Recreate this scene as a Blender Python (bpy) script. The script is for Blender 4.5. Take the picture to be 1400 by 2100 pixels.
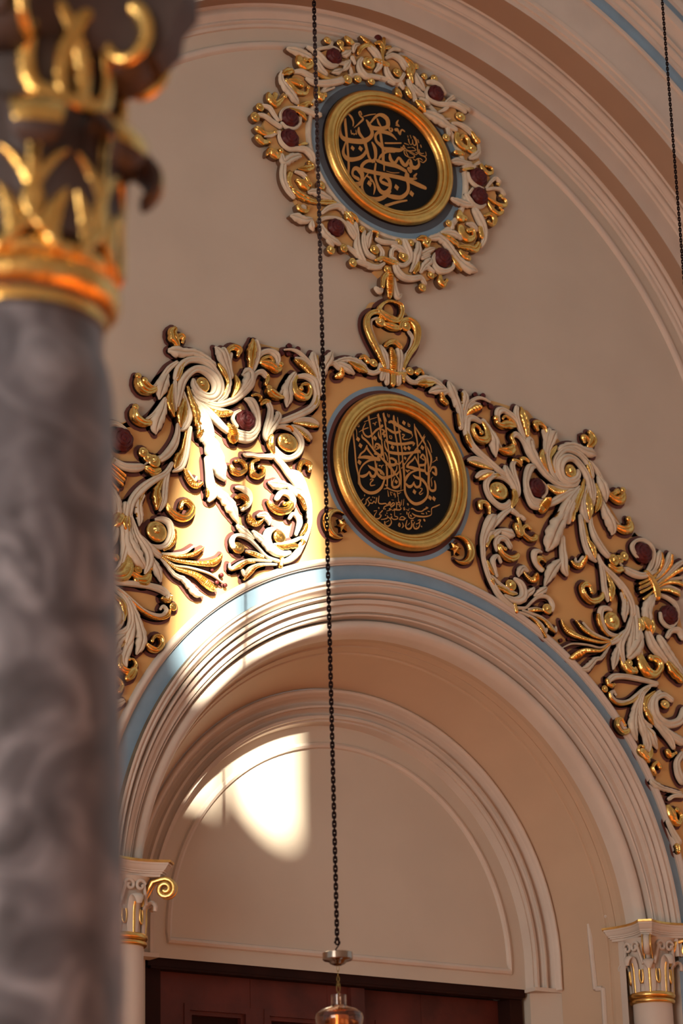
import bpy, bmesh, math, random
from mathutils import Vector, Matrix
random.seed(7)
PI = math.pi
sc = bpy.context.scene
for o in list(bpy.data.objects):
    bpy.data.objects.remove(o)

# ------------------------------------------------------------------ camera
cam_d = bpy.data.cameras.new('camera')
cam = bpy.data.objects.new('camera', cam_d)
sc.collection.objects.link(cam)
cam_d.sensor_fit = 'VERTICAL'
cam_d.sensor_height = 36.0
cam_d.sensor_width = 24.0
cam_d.lens = 5155.88 / 2100 * 36
pitch, yaw, roll = 0.34167, 0.620345, -0.026887
cp, sp, cy, sy = math.cos(pitch), math.sin(pitch), math.cos(yaw), math.sin(yaw)
FW = Vector((sy * cp, cy * cp, sp))
R0 = Vector((cy, -sy, 0))
U0 = R0.cross(FW)
RT = R0 * math.cos(roll) + U0 * math.sin(roll)
UP = -R0 * math.sin(roll) + U0 * math.cos(roll)
m = Matrix((RT, UP, -FW)).transposed().to_4x4()
m.translation = Vector((-6.6078, -8.7810, -1.9519))
cam.matrix_world = m
cam_d.clip_start = 0.1
cam_d.clip_end = 200
cam_d.dof.use_dof = True
cam_d.dof.focus_distance = 10.9
cam_d.dof.aperture_fstop = 2.8
sc.camera = cam

# ------------------------------------------------------------------ light
world = bpy.data.worlds.new('world')
sc.world = world
world.use_nodes = True
bg = world.node_tree.nodes['Background']
bg.inputs[0].default_value = (0.97, 0.96, 0.94, 1)
bg.inputs[1].default_value = 0.4
sun_d = bpy.data.lights.new('sun', 'SUN')
sun_d.energy = 36
sun_d.angle = math.radians(0.9)
sun_d.color = (1.0, 0.86, 0.66)
sun = bpy.data.objects.new('sun', sun_d)
sc.collection.objects.link(sun)
SUN = Vector((0.40, 1.0, -0.69)).normalized()
sun.rotation_euler = SUN.to_track_quat('-Z', 'Y').to_euler()
sun.location = (-6, -14, 10)
# daylight from the tall side windows on the left of the viewer
for nm, loc, tgt, sx, sz, e, colr in (
        ('window_light', (-13.0, -7.5, -0.5), (0, 0, 1.2), 5.0, 4.0, 660, (1.0, 0.93, 0.84)),):
    ld = bpy.data.lights.new(nm, 'AREA')
    ld.shape = 'RECTANGLE'; ld.size = sx; ld.size_y = sz; ld.energy = e; ld.color = colr
    lo = bpy.data.objects.new(nm, ld)
    sc.collection.objects.link(lo)
    lo.location = loc
    lo.rotation_euler = (Vector(tgt) - Vector(loc)).to_track_quat('-Z', 'Y').to_euler()
sc.view_settings.view_transform = 'Standard'
sc.view_settings.look = 'None'
sc.view_settings.gamma = 1.0
sc.view_settings.exposure = -0.02
sc.cycles.max_bounces = 7
sc.cycles.diffuse_bounces = 4
sc.cycles.glossy_bounces = 3
sc.cycles.transmission_bounces = 5
sc.cycles.sample_clamp_indirect = 6.0
sc.cycles.use_denoising = True

# ------------------------------------------------------------------ materials
def mat(name, col, rough=0.6, metal=0.0, noise=0.0, nscale=8.0, bump=0.0, bscale=30.0, col2=None, spec=0.4):
    M = bpy.data.materials.new(name)
    M.use_nodes = True
    nt = M.node_tree; b = nt.nodes['Principled BSDF']
    b.inputs['Base Color'].default_value = (*col, 1)
    b.inputs['Roughness'].default_value = rough
    b.inputs['Metallic'].default_value = metal
    b.inputs['Specular IOR Level'].default_value = spec
    tc = nt.nodes.new('ShaderNodeTexCoord')
    if noise > 0:
        n = nt.nodes.new('ShaderNodeTexNoise'); n.inputs['Scale'].default_value = nscale
        n.inputs['Detail'].default_value = 6
        r = nt.nodes.new('ShaderNodeValToRGB')
        c2 = col2 or tuple(c * (1 - noise) for c in col)
        r.color_ramp.elements[0].color = (*c2, 1); r.color_ramp.elements[0].position = 0.35
        r.color_ramp.elements[1].color = (*col, 1); r.color_ramp.elements[1].position = 0.62
        nt.links.new(tc.outputs['Object'], n.inputs['Vector'])
        nt.links.new(n.outputs['Fac'], r.inputs['Fac'])
        nt.links.new(r.outputs['Color'], b.inputs['Base Color'])
    if bump > 0:
        n2 = nt.nodes.new('ShaderNodeTexNoise'); n2.inputs['Scale'].default_value = bscale
        n2.inputs['Detail'].default_value = 3
        bp = nt.nodes.new('ShaderNodeBump'); bp.inputs['Strength'].default_value = bump
        bp.inputs['Distance'].default_value = 0.01
        nt.links.new(tc.outputs['Object'], n2.inputs['Vector'])
        nt.links.new(n2.outputs['Fac'], bp.inputs['Height'])
        nt.links.new(bp.outputs['Normal'], b.inputs['Normal'])
    return M

M_PL = mat('cream_plaster', (0.525, 0.475, 0.40), 0.75, noise=0.06, nscale=3, bump=0.06, bscale=14)
M_MO = mat('moulding_plaster', (0.585, 0.52, 0.455), 0.6, noise=0.08, nscale=5, bump=0.08, bscale=18)
M_REV = mat('reveal_plaster', (0.49, 0.365, 0.255), 0.7, noise=0.06, nscale=3, bump=0.06, bscale=12)  # plaster tinted orange to carry the floor's warm bounce
M_SOFFIT = mat('peach_plaster', (0.34, 0.235, 0.165), 0.7, noise=0.05, nscale=3, bump=0.05, bscale=12)  # soffit shade and warm bounce put into the base colour
M_TAN = mat('ochre_plaster', (0.62, 0.375, 0.145), 0.75, noise=0.06, nscale=4, bump=0.05, bscale=14)
M_BROWN = mat('dusty_brown_plaster', (0.17, 0.125, 0.08), 0.8, noise=0.3, nscale=12)  # darker brown for the outward side of the inner archivolt
M_BLUE = mat('blue_paint', (0.215, 0.345, 0.47), 0.6, noise=0.10, nscale=9)
M_SLATE = mat('slate_paint', (0.075, 0.095, 0.125), 0.6, noise=0.08)
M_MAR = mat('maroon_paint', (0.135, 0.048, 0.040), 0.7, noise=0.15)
M_DARK = mat('dark_brown_paint', (0.016, 0.008, 0.007), 0.8, spec=0.1)  # near-black colour on the sides of carvings and frames
M_GAP = mat('brown_edge_paint', (0.13, 0.070, 0.040), 0.8)  # soft shade beside the wreath carving, painted onto its sides
M_CR = mat('cream_relief', (0.66, 0.585, 0.46), 0.55, noise=0.18, nscale=14, bump=0.25, bscale=40)
M_GO = mat('gold_leaf', (0.92, 0.60, 0.20), 0.27, 1.0, noise=0.22, nscale=18, bump=0.35, bscale=55, col2=(0.74, 0.42, 0.11))
M_GOS = mat('smooth_gilding', (0.90, 0.56, 0.18), 0.32, 1.0, noise=0.2, nscale=25, bump=0.08, bscale=60)
M_GOF = mat('burnished_gold', (0.86, 0.52, 0.15), 0.33, 1.0, noise=0.15, nscale=30, bump=0.12, bscale=120)
M_RED = mat('dark_red_paint', (0.085, 0.006, 0.007), 0.55, noise=0.3, nscale=30)
M_BLACK = mat('black_lacquer', (0.006, 0.006, 0.006), 0.6, spec=0.15)
M_LET = mat('gold_letter_paint', (0.52, 0.27, 0.075), 0.6, noise=0.08, nscale=20)
M_WOOD = mat('dark_red_wood', (0.115, 0.022, 0.014), 0.55, noise=0.5, nscale=4, bump=0.2, bscale=30)
M_WOODD = mat('dark_wood_frame', (0.022, 0.006, 0.004), 0.7, noise=0.3, nscale=6, spec=0.15)
M_IRON = mat('blackened_iron', (0.010, 0.0045, 0.005), 0.7, 0.0, spec=0.08)
M_CHROME = mat('polished_nickel', (0.42, 0.33, 0.27), 0.14, 1.0)
M_BRASS = mat('brass_chain', (0.35, 0.24, 0.08), 0.35, 1.0)
M_CARPET = mat('red_carpet', (0.66, 0.19, 0.03), 0.9, noise=0.3, nscale=2)
M_FG = mat('dark_capital_paint', (0.060, 0.040, 0.036), 0.55, noise=0.4, nscale=8)

def marble():
    M = mat('grey_marble', (0.12, 0.12, 0.135), 0.35, spec=0.5)
    nt = M.node_tree; b = nt.nodes['Principled BSDF']
    tc = nt.nodes.new('ShaderNodeTexCoord')
    n = nt.nodes.new('ShaderNodeTexNoise'); n.inputs['Scale'].default_value = 7; n.inputs['Detail'].default_value = 8
    n.inputs['Distortion'].default_value = 1.6
    r = nt.nodes.new('ShaderNodeValToRGB')
    e = r.color_ramp.elements
    e[0].position = 0.36; e[0].color = (0.060, 0.053, 0.060, 1)
    e[1].position = 0.66; e[1].color = (0.25, 0.235, 0.255, 1)
    x = r.color_ramp.elements.new(0.5); x.color = (0.115, 0.105, 0.118, 1)
    nt.links.new(tc.outputs['Object'], n.inputs['Vector'])
    nt.links.new(n.outputs['Fac'], r.inputs['Fac'])
    nt.links.new(r.outputs['Color'], b.inputs['Base Color'])
    return M
M_MARBLE = marble()
def glass():
    M = bpy.data.materials.new('amber_glass'); M.use_nodes = True
    b = M.node_tree.nodes['Principled BSDF']
    b.inputs['Base Color'].default_value = (0.93, 0.70, 0.55, 1)
    b.inputs['Roughness'].default_value = 0.03
    b.inputs['Transmission Weight'].default_value = 1.0
    b.inputs['IOR'].default_value = 1.45
    return M
M_GLASS = glass()
M_AMBER = mat('copper_oil_cup', (0.75, 0.30, 0.10), 0.25, 0.8)

# ------------------------------------------------------------------ object helpers
def link(name, me, parent=None, loc=None):
    o = bpy.data.objects.new(name, me)
    sc.collection.objects.link(o)
    if parent is not None: o.parent = parent
    if loc is not None: o.location = loc
    return o
def thing(name, label, cat, loc=(0, 0, 0), group=None):
    o = bpy.data.objects.new(name, None)
    sc.collection.objects.link(o)
    o.location = loc; o.empty_display_size = 0.1
    o['label'] = label; o['category'] = cat
    if cat == 'column': o['kind'] = 'thing'
    if group: o['group'] = group
    return o
class MB:
    """collects geometry for one mesh"""
    def __init__(s): s.v = []; s.f = []; s.m = []; s.mats = []
    def mi(s, M):
        if M not in s.mats: s.mats.append(M)
        return s.mats.index(M)
    def grid(s, rows, M, closed_u=False, closed_v=False, mrow=None):
        """rows: list of lists of points"""
        b = len(s.v); n = len(rows[0]); r = len(rows)
        for row in rows: s.v.extend([tuple(q) for q in row])
        for i in range(r if closed_v else r - 1):
            for j in range(n if closed_u else n - 1):
                i2 = (i + 1) % r; j2 = (j + 1) % n
                s.f.append((b + i * n + j, b + i2 * n + j, b + i2 * n + j2, b + i * n + j2))
                mm = M if mrow is None else mrow(i, j)
                s.m.append(s.mi(mm))
        return b
    def poly(s, pts, M):
        b = len(s.v); s.v.extend([tuple(q) for q in pts])
        s.f.append(tuple(range(b, b + len(pts)))); s.m.append(s.mi(M))
    def box(s, c, d, M):
        x, y, z = c; a, b_, h = d[0] / 2, d[1] / 2, d[2] / 2
        b = len(s.v)
        for sx in (-1, 1):
            for sy_ in (-1, 1):
                for sz in (-1, 1): s.v.append((x + sx * a, y + sy_ * b_, z + sz * h))
        for q in ((0, 1, 3, 2), (4, 6, 7, 5), (0, 4, 5, 1), (2, 3, 7, 6), (0, 2, 6, 4), (1, 5, 7, 3)):
            s.f.append(tuple(b + k for k in q)); s.m.append(s.mi(M))
    def build(s, name, parent=None, smooth=True, ang=35, loc=None, weld=False, fixn=True):
        me = bpy.data.meshes.new(name)
        me.from_pydata(s.v, [], s.f)
        for M in s.mats: me.materials.append(M)
        for k, pl in enumerate(me.polygons): pl.material_index = s.m[k]
        if weld or fixn:
            bm = bmesh.new(); bm.from_mesh(me)
            if weld: bmesh.ops.remove_doubles(bm, verts=bm.verts, dist=1e-5)
            if fixn: bmesh.ops.recalc_face_normals(bm, faces=bm.faces)
            bm.to_mesh(me); bm.free()
        if smooth:
            for pl in me.polygons: pl.use_smooth = True
            try: me.set_sharp_from_angle(angle=math.radians(ang))
            except Exception: pass
        me.update()
        return link(name, me, parent, loc)

def catmull(P, step):
    """resample tuples (any dimension) along a Catmull-Rom spline"""
    n = len(P)
    if n < 2: return [tuple(P[0])]
    out = []
    for i in range(n - 1):
        p0 = P[max(i - 1, 0)]; p1 = P[i]; p2 = P[i + 1]; p3 = P[min(i + 2, n - 1)]
        L = math.hypot(p2[0] - p1[0], p2[1] - p1[1])
        k = max(1, int(math.ceil(L / step)))
        for j in range(k):
            t = j / k; t2 = t * t; t3 = t2 * t
            out.append(tuple(0.5 * (2 * b + (c - a) * t + (2 * a - 5 * b + 4 * c - d) * t2 + (-a + 3 * b - 3 * c + d) * t3)
                             for a, b, c, d in zip(p0, p1, p2, p3)))
    out.append(tuple(P[-1]))
    return out

SPAN_LEFT = '''lg -1224,2502,28.5 -1244,2526,51.6 -1250,2553,46.2 -1237,2576,26.9
vg -1233,2500,20.8 -1228,2525,23.3 -1211,2546,29.9 -1194,2546,28.3 -1198,2520,12.5
lc -1257,2467,28.5 -1233,2468,52.8 -1190,2472,44 -1133,2483,37.6 -1080,2470,36.5 -1037,2444,37.5
sc -1225,2214,24.7 -1214,2272,36.7 -1195,2336,38.6 -1151,2390,33.3 -1112,2411,35.8 -1068,2404,45.7 -1033,2376,52.7 -1020,2338,52.2 -1038,2298,40.9 -1078,2286,37.4 -1117,2301,37.2 -1138,2329,32.7 -1140,2352,17.8
sc -1234,2340,24 -1216,2392,34.2 -1172,2437,29.7 -1120,2453,32.4 -1067,2449,36.4 -1028,2417,33.6 -998,2375,28.3 -994,2328,24.7 -1025,2285,22.3 -1078,2262,19.9 -1121,2272,18.4 -1147,2303,11.8
lg -1172,2446,7.4 -1199,2420,22.8 -1212,2385,32.2 -1223,2342,20.4 -1225,2330,8.3
Bg -1092,2339,38.1,38.2
sc -1225,2418,18.4 -1264,2381,25.9 -1298,2334,22.4 -1324,2296,18.5 -1349,2271,11
lc -1277,2346,23.2 -1298,2302,58.8 -1311,2259,48.6 -1315,2227,12.4
vg -1337,2266,25.7 -1371,2247,38.5 -1405,2251,53.5 -1424,2275,45 -1426,2306,21.4
vg -1349,2271,21.4 -1366,2275,26.9 -1392,2293,31.8
vg -1366,2102,30.6 -1400,2095,44.8 -1434,2108,54 -1444,2133,46.9 -1438,2158,19.9
sc -1285,2229,22.5 -1320,2179,18.6 -1349,2141,18.2 -1387,2110,10.9
lc -1290,2217,23.8 -1307,2166,50.9 -1328,2118,59.2 -1337,2077,41.7 -1333,2058,8.8
lg -1253,2304,8.1 -1264,2262,24.7 -1268,2217,35 -1256,2180,27.4 -1243,2155,9.2
sc -1234,2324,16.8 -1240,2267,29.8 -1238,2228,26.2 -1234,2189,17.6
lg -1195,2280,6.6 -1191,2238,21.3 -1200,2196,45.2 -1209,2155,45.9 -1211,2115,12.7
sc -1199,2276,27.8 -1174,2217,27.2 -1170,2163,41.6 -1192,2111,27.5
lg -1173,2309,13.7 -1156,2253,27.7 -1139,2217,36.9 -1126,2172,39.9 -1131,2139,16.8
lg -1126,2160,27.9 -1109,2124,40.5 -1114,2095,33.5
sc -1147,2263,28.2 -1113,2222,42.3 -1087,2180,56.1 -1070,2136,59.8 -1062,2098,59
sc -1126,2251,18.4 -1082,2225,37 -1039,2194,41.8 -996,2163,37 -961,2142,27.6
rg -1078,2238,9 -1048,2224,21.9 -1004,2217,32.8 -964,2226,30.8 -937,2237,11.3
sc -1095,2246,12.8 -1043,2237,16.7 -986,2239,16.2 -942,2244,8
lc -1022,2536,9.7 -1000,2513,48.4 -983,2476,43.1 -962,2428,28.3 -953,2377,26.1 -972,2312,23.6 -1007,2277,14.9
sc -978,2534,28.6 -961,2489,37.9 -948,2443,28.2
sg -1010,2454,14.5 -988,2426,28.9 -966,2390,21.2 -967,2358,16.5 -989,2313,9.9
vg -956,2518,16.9 -951,2540,26.7 -924,2558,32.2 -897,2550,34.1 -905,2522,16.9
sc -940,2522,17 -952,2466,26.7 -942,2412,27.8
sg -922,2416,14.1 -911,2378,35.2 -927,2334,23.9 -945,2306,7.7
sc -1121,2280,18 -1078,2262,26.1 -1025,2257,27.9 -972,2276,30 -919,2312,33.7 -882,2360,38.4
sc -987,2270,22.5 -934,2297,33.6 -884,2344,41.7 -847,2392,50.6 -824,2434,35 -801,2460,22.6 -774,2470,30.5 -752,2454,24.2
sg -760,2473,9.9 -745,2452,18.5 -757,2416,20.9
lc -878,2435,11.3 -851,2453,47.4 -847,2417,54.9 -875,2362,46.1 -920,2320,22.5
lg -824,2619,8.9 -826,2585,39.2 -836,2542,48 -839,2500,31.3 -839,2476,22.5
sc -803,2615,23.8 -795,2576,32.1 -800,2534,30 -814,2489,25 -824,2463,16.6
sc -800,2534,22.9 -772,2565,26.5 -731,2582,29 -699,2573,39.5 -686,2547,28.5 -691,2521,17.5
vg -778,2514,26 -751,2512,48.2 -728,2509,50.2 -701,2498,38.4 -673,2508,23.1 -673,2529,9.2
vg -782,2517,15.6 -768,2537,18.9 -732,2553,17.1 -714,2537,14.9
br -615,2638,14.1
br -567,2634,13.2
br -660,2592,14
br -621,2597,12.3
br -581,2597,12.3
sc -648,2609,8.1 -611,2618,12.7 -574,2614,18.9 -537,2593,19.9 -506,2566,20.4 -483,2521,20.1 -466,2475,25
rg -589,2569,18.9 -562,2558,38.6 -525,2537,34.7 -493,2511,25.3 -475,2486,10.2
sc -584,2582,13.3 -547,2578,23.8 -511,2553,24.8
lc -488,2625,22.9 -491,2595,43.7 -478,2556,34.9 -465,2513,29.8
sg -469,2616,9.4 -470,2574,14.1 -469,2533,11.8
lc -386,2652,16.8 -401,2619,45.6 -426,2576,37.7 -446,2521,31.2 -448,2471,28.4 -444,2434,24
sc -422,2543,17.6 -412,2583,24 -378,2603,25.9 -345,2585,24.8
lc -595,2501,23.9 -624,2457,32.7 -639,2413,53.5 -635,2373,50.3 -640,2331,8.9
sc -676,2385,12 -647,2432,16 -619,2483,16.2
vg -662,2371,16.5 -694,2368,42.9 -721,2375,55.8 -739,2387,54.2 -741,2399,23.6
vg -586,2490,16.5 -603,2454,26.8 -597,2414,39.9 -570,2395,45.3 -533,2399,34.3 -514,2436,31.9 -527,2462,24 -555,2456,15.3 -565,2433,12.5
sc -577,2492,20.2 -535,2502,30.3 -494,2490,40.2 -481,2451,39 -477,2407,35.4 -502,2356,35.1 -554,2316,34.2 -605,2285,34.2 -656,2258,30.5 -692,2243,23
lg -477,2415,23.3 -478,2382,30.4 -497,2345,12.3
sg -430,2500,9.2 -434,2457,13.7 -439,2431,8.9
Rr -866,2215,47.5
sc -867,2319,13.3 -840,2313,42.4 -822,2292,43.6 -809,2259,37.9 -803,2224,31.4 -811,2186,35.8 -842,2151,33.8 -891,2145,33.3 -922,2155,22.1
sc -894,2257,14.9 -926,2234,19.1 -933,2205,18.5 -913,2177,19.1
vg -790,2328,12.7 -785,2345,24.5 -808,2352,20.8 -830,2343,15.4
vg -781,2313,18.8 -763,2329,26.9 -740,2330,20.8
sc -745,2325,24.4 -732,2299,27.9 -737,2253,34.5 -752,2206,33.9 -762,2164,26.5 -757,2144,14.1
lc -692,2283,27.2 -692,2267,37.3 -711,2235,39.5 -739,2193,40.2 -753,2153,20.7
sc -601,2266,19.3 -554,2283,27.8 -508,2289,30.1 -476,2279,22.9
rg -606,2256,8.2 -560,2260,20.7 -513,2263,24.8 -476,2267,12.4
sc -615,2242,12.9 -574,2238,22.5 -538,2221,28.8 -515,2202,19.6
rg -606,2236,9.5 -574,2218,23.8 -543,2200,23.9 -525,2187,12.1
sg -732,2166,28.5 -740,2131,38 -730,2103,31.9 -723,2084,16
sc -736,2176,9.9 -720,2202,15.7 -682,2224,19.4 -640,2229,28.3 -603,2220,31.7 -573,2189,32.9 -566,2153,29.4 -586,2112,29 -625,2084,28.5 -663,2076,35.7 -696,2093,31.8 -709,2114,20.2
Bg -642,2154,58.2,45.7
sg -652,2227,9.9 -633,2230,22.3 -614,2217,16
sc -723,2081,23.9 -701,2062,27.8 -671,2038,32 -642,2007,36.2 -619,1981,32.3 -597,1955,24.2
sc -730,2069,29.5 -768,2062,22.9 -805,2055,20 -835,2055,20 -868,2049,20.2 -879,2053,7.5
vg -798,2043,12.4 -832,2023,19 -840,1995,25.9 -833,1966,31.5 -803,1959,25.7 -777,1980,23 -776,2004,19.9 -799,2006,14
vg -950,1980,19.6 -936,1960,30.2 -907,1955,28.8 -873,1975,22.4 -873,2002,23.7 -895,2017,21.1 -921,2009,12.7
vc -919,1887,13.6 -889,1886,25 -860,1872,31.3 -850,1841,25.7 -861,1810,19.1 -891,1788,21.5
vg -919,1838,18.5 -901,1848,26.1 -875,1843,31 -868,1818,20 -898,1793,15.4
vg -750,1847,19.7 -728,1824,34.1 -691,1815,36.7 -649,1829,34.3 -630,1862,32.1 -667,1855,9.8
sc -704,1875,25.5 -678,1907,28.2 -640,1907,33.9 -618,1881,31.7 -623,1847,22
lc -740,1941,20.6 -711,1940,50.5 -669,1945,36.3 -639,1950,13.1
sc -643,1946,23.5 -621,1931,31.6 -598,1912,23.8
sc -619,2018,23.7 -596,2002,48.6 -574,1966,52.8 -553,1930,40.5 -535,1887,32 -528,1848,23 -533,1814,22.2
vg -581,2025,18.5 -576,2060,27 -553,2078,26.4 -526,2069,28.7 -527,2042,19.1
lc -602,1938,29.2 -579,1932,43.3 -561,1909,36.4 -550,1877,35.7 -547,1855,19.5
sg -598,1912,15.9 -572,1890,24.2 -554,1853,16.1
sc -530,1841,26.8 -529,1795,22.2 -542,1749,24.7 -558,1707,23.8 -582,1667,29.9 -605,1630,31.9 -643,1597,27.8 -685,1577,21.6
lg -549,1778,13.8 -561,1749,23.2 -584,1722,9.6
lg -570,1692,24 -578,1674,17.1
lg -716,1650,10.2 -679,1646,19.5 -642,1659,25.4 -604,1666,22.6
sc -724,1655,9.5 -679,1666,15.8 -626,1685,18.7 -581,1710,15.6 -558,1717,9.5
Bg -695,1693,33.4,30.2
sc -722,1727,18.5 -752,1709,34.9 -764,1677,40.6 -754,1643,43 -724,1622,43.6 -684,1616,32.6 -642,1630,18.8
vc -639,1791,16.3 -623,1814,18.8 -601,1808,23.6 -586,1784,27 -595,1750,21.1 -607,1721,13.7
sg -686,1596,17.8 -694,1559,21.3
vc -703,1580,17.3 -762,1590,14.5 -805,1621,15.1 -849,1652,18.4 -893,1664,20.2 -929,1658,18.3 -947,1632,24.3 -941,1604,22.6
Bg -913,1605,31.4,27.5
lc -914,1706,18.8 -896,1693,33.5 -863,1676,29.5 -834,1661,11
lc -834,1694,15.4 -815,1678,30.3 -786,1660,30.7 -754,1624,23.3
rg -875,1589,6.6 -839,1589,20.3 -806,1582,17.5 -777,1574,7
sc -872,1597,9.9 -832,1597,13.6 -784,1586,14
sc -960,1524,7.5 -953,1502,15.8 -905,1533,21.3 -858,1557,15.5 -792,1568,12.8 -740,1574,9.7
rg -949,1495,6.1 -913,1515,21.3 -876,1541,15.3 -832,1552,9.4
sc -893,1503,15.3 -881,1486,18.5 -858,1515,21.5 -814,1542,15.4 -759,1555,12.7 -714,1562,9.6
rg -885,1464,12.5 -855,1500,21.8 -822,1531,15.3 -777,1548,6.2
rg -858,1761,23.4 -847,1740,38.3 -822,1732,29.3 -796,1746,18.5 -777,1766,6.3
lc -803,1775,19 -773,1783,32.2 -751,1761,31.5 -748,1744,9.6
sc -1173,2179,22.1 -1170,2146,30.5 -1192,2109,24.8 -1210,2099,9.2
sc -1159,2119,20.6 -1170,2067,27.6 -1178,2017,31 -1189,1966,29.9 -1210,1922,30.8 -1246,1899,12.1
lg -1181,2101,10.3 -1192,2047,17.1 -1203,2002,19.7 -1224,1965,35.6 -1235,1930,26.8 -1239,1914,10.2
rg -1189,1917,15.2 -1175,1887,30.5 -1150,1859,33.3 -1122,1855,25.2 -1100,1872,15.2
vc -1171,1911,11.5 -1150,1882,15.1 -1132,1876,12.2 -1128,1893,10.3
lc -1097,2175,56.9 -1087,2130,58.5 -1095,2083,38.5
lg -1130,2174,28.9 -1130,2141,14.4
sg -1112,2152,22.6 -1105,2120,25.9 -1105,2094,18.1
lc -1076,2109,46.6 -1048,2053,77.3 -1027,1991,84.7 -1005,1943,69.9 -984,1914,23.3
sg -1047,2125,11.6 -1033,2089,15.3 -1026,2057,7.6
lg -1005,1956,23 -995,1925,13.4
sc -1070,1989,33.2 -1063,1925,37 -1057,1877,44.8 -1046,1830,46.4 -1061,1799,19.6
lg -1071,1842,21.9 -1070,1816,12.8
lc -1021,1852,38 -978,1817,53.7 -949,1784,58.1 -935,1760,42.6 -910,1719,11.6
rg -962,2176,15.9 -944,2153,51.2 -936,2118,57.8
sc -901,2122,37.4 -864,2123,35.3 -830,2143,31.5 -803,2189,29.6
Rr -1505,1993,53.4
sc -1598,1914,14 -1570,1903,24.7 -1539,1887,31.6 -1494,1873,36.7 -1446,1876,41.1 -1408,1887,34 -1392,1893,15.3
Bg -1394,1957,26.7,25.8
Bg -1369,1936,28.6,22.6
Bg -1341,1926,32.2,32.3
sg -1380,1883,31.9 -1352,1872,35.5 -1320,1888,24.3
sc -1387,1904,7.5 -1352,1933,12 -1316,1957,6
sc -1309,1942,30.3 -1274,1975,40 -1242,2023,38.5 -1224,2076,27.2 -1220,2123,17.6
sg -1590,1886,10.7 -1539,1858,14.3 -1491,1829,16.2
sg -1590,1867,10.7 -1542,1839,14.3 -1496,1809,16.2
sg -1587,1846,10.9 -1546,1812,14.4 -1504,1785,16.2
sg -1587,1817,10.9 -1556,1785,14.6 -1526,1756,16.4
sc -1587,1858,9 -1539,1828,10.8 -1497,1803,10.8
lc -1586,1779,28.9 -1566,1736,46.9 -1545,1692,53.5 -1541,1658,41.6
sc -1253,1933,18.9 -1285,1882,27.4 -1345,1838,33.1 -1394,1797,39.1 -1435,1751,39.7 -1459,1708,35.3 -1466,1666,30
sc -1274,1884,20.1 -1287,1837,30.5 -1292,1787,30.8 -1299,1744,33.3 -1313,1707,13
lg -1292,1871,4.8 -1313,1832,19.1 -1334,1786,36.9 -1331,1748,42.3 -1331,1710,14
sc -1442,1743,9.1 -1469,1706,21.6 -1487,1672,32.1 -1493,1639,32.9
sg -1390,1778,6.2 -1414,1739,15.8 -1430,1698,16.7 -1428,1657,13.9
sc -1400,1757,22.7 -1414,1717,20.3 -1411,1676,24.6
vg -1282,1741,14.9 -1268,1715,29.7 -1236,1695,35.1 -1197,1690,34.4 -1165,1712,37.1 -1151,1746,32.8 -1172,1768,31.8 -1201,1763,21.2 -1211,1735,19.6
sc -1483,1698,36.8 -1490,1649,37 -1493,1601,41.1 -1490,1552,45 -1486,1509,40.4 -1496,1460,29.2 -1509,1420,24.8 -1530,1395,18
lc -1456,1715,27.2 -1459,1670,20.3 -1462,1629,20.6 -1459,1582,28.1 -1448,1540,39.3 -1435,1502,43 -1424,1469,32.4 -1414,1455,7.2
lc -1421,1728,31.2 -1421,1684,38.6 -1414,1650,31.5 -1416,1618,6.8
sc -1459,1655,14.5 -1442,1611,21.7 -1424,1570,29.1 -1393,1531,40.1 -1373,1497,43.3 -1369,1460,40.7 -1379,1427,25.8 -1386,1410,12.8
sc -1421,1576,14.5 -1386,1545,28.9 -1352,1516,35.7 -1317,1497,24.7
sg -1393,1556,10.7 -1359,1531,21.2 -1314,1510,10.5
sc -1414,1565,10.6 -1373,1541,17.2 -1331,1536,22 -1289,1549,26.9 -1265,1585,29.1 -1258,1625,32.1 -1271,1657,33.2 -1303,1667,26.4 -1331,1662,15.6
Bg -1331,1605,52.3,49
lg -1243,1624,17.6 -1244,1589,23.2 -1265,1550,18.3 -1296,1526,9
lc -1352,1475,21.9 -1338,1450,36.4 -1324,1421,39.9 -1310,1385,9.1
vg -1455,1399,20.9 -1434,1387,30.2 -1403,1382,27.4 -1373,1400,24.1 -1359,1434,8
Bg -1421,1420,20.9,21.8
lg -1476,1482,10.1 -1479,1447,25.6 -1499,1413,30.1 -1530,1383,20.7
sc -1303,1509,12.5 -1244,1518,15.4 -1191,1535,15 -1145,1571,9.1
rg -1300,1503,6.3 -1244,1507,12.5 -1191,1517,18.4 -1138,1539,21.1 -1095,1574,6.1
rg -1303,1500,9.9 -1244,1491,16.2 -1174,1493,19.1 -1103,1499,25.2 -1049,1511,33.5 -1013,1537,21.5 -999,1563,4.8
sc -1307,1496,10.4 -1244,1469,10 -1174,1471,9.7 -1103,1467,9.9 -1050,1457,8.7 -997,1431,5.4
rg -1307,1493,10.6 -1244,1456,13.9 -1202,1449,19.9 -1139,1441,27.3 -1093,1418,39.1 -1054,1396,32 -1036,1390,13.9
lc -1307,1489,10.9 -1244,1428,17.9 -1199,1413,24.7 -1167,1387,32.7 -1136,1361,35.4 -1108,1354,16.8
br -1046,1483,8.8
br -996,1468,10.1
br -1021,1430,9.4
br -977,1425,9.5
sc -1587,1340,21.6 -1519,1345,24.7 -1434,1352,28 -1366,1354,28.6 -1310,1348,33.4 -1279,1331,28.6 -1276,1319,18
vg -1262,1328,16.9 -1266,1305,15.1 -1286,1302,25.8 -1302,1309,17.1
Bg -1247,1282,19.4,18.7
vc -1583,1328,12.6 -1553,1327,16.5 -1502,1304,20.5 -1451,1272,20.7 -1400,1241,20.3 -1349,1229,19.1 -1304,1234,17.8 -1281,1259,20.2 -1297,1276,15.9 -1311,1261,9
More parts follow.
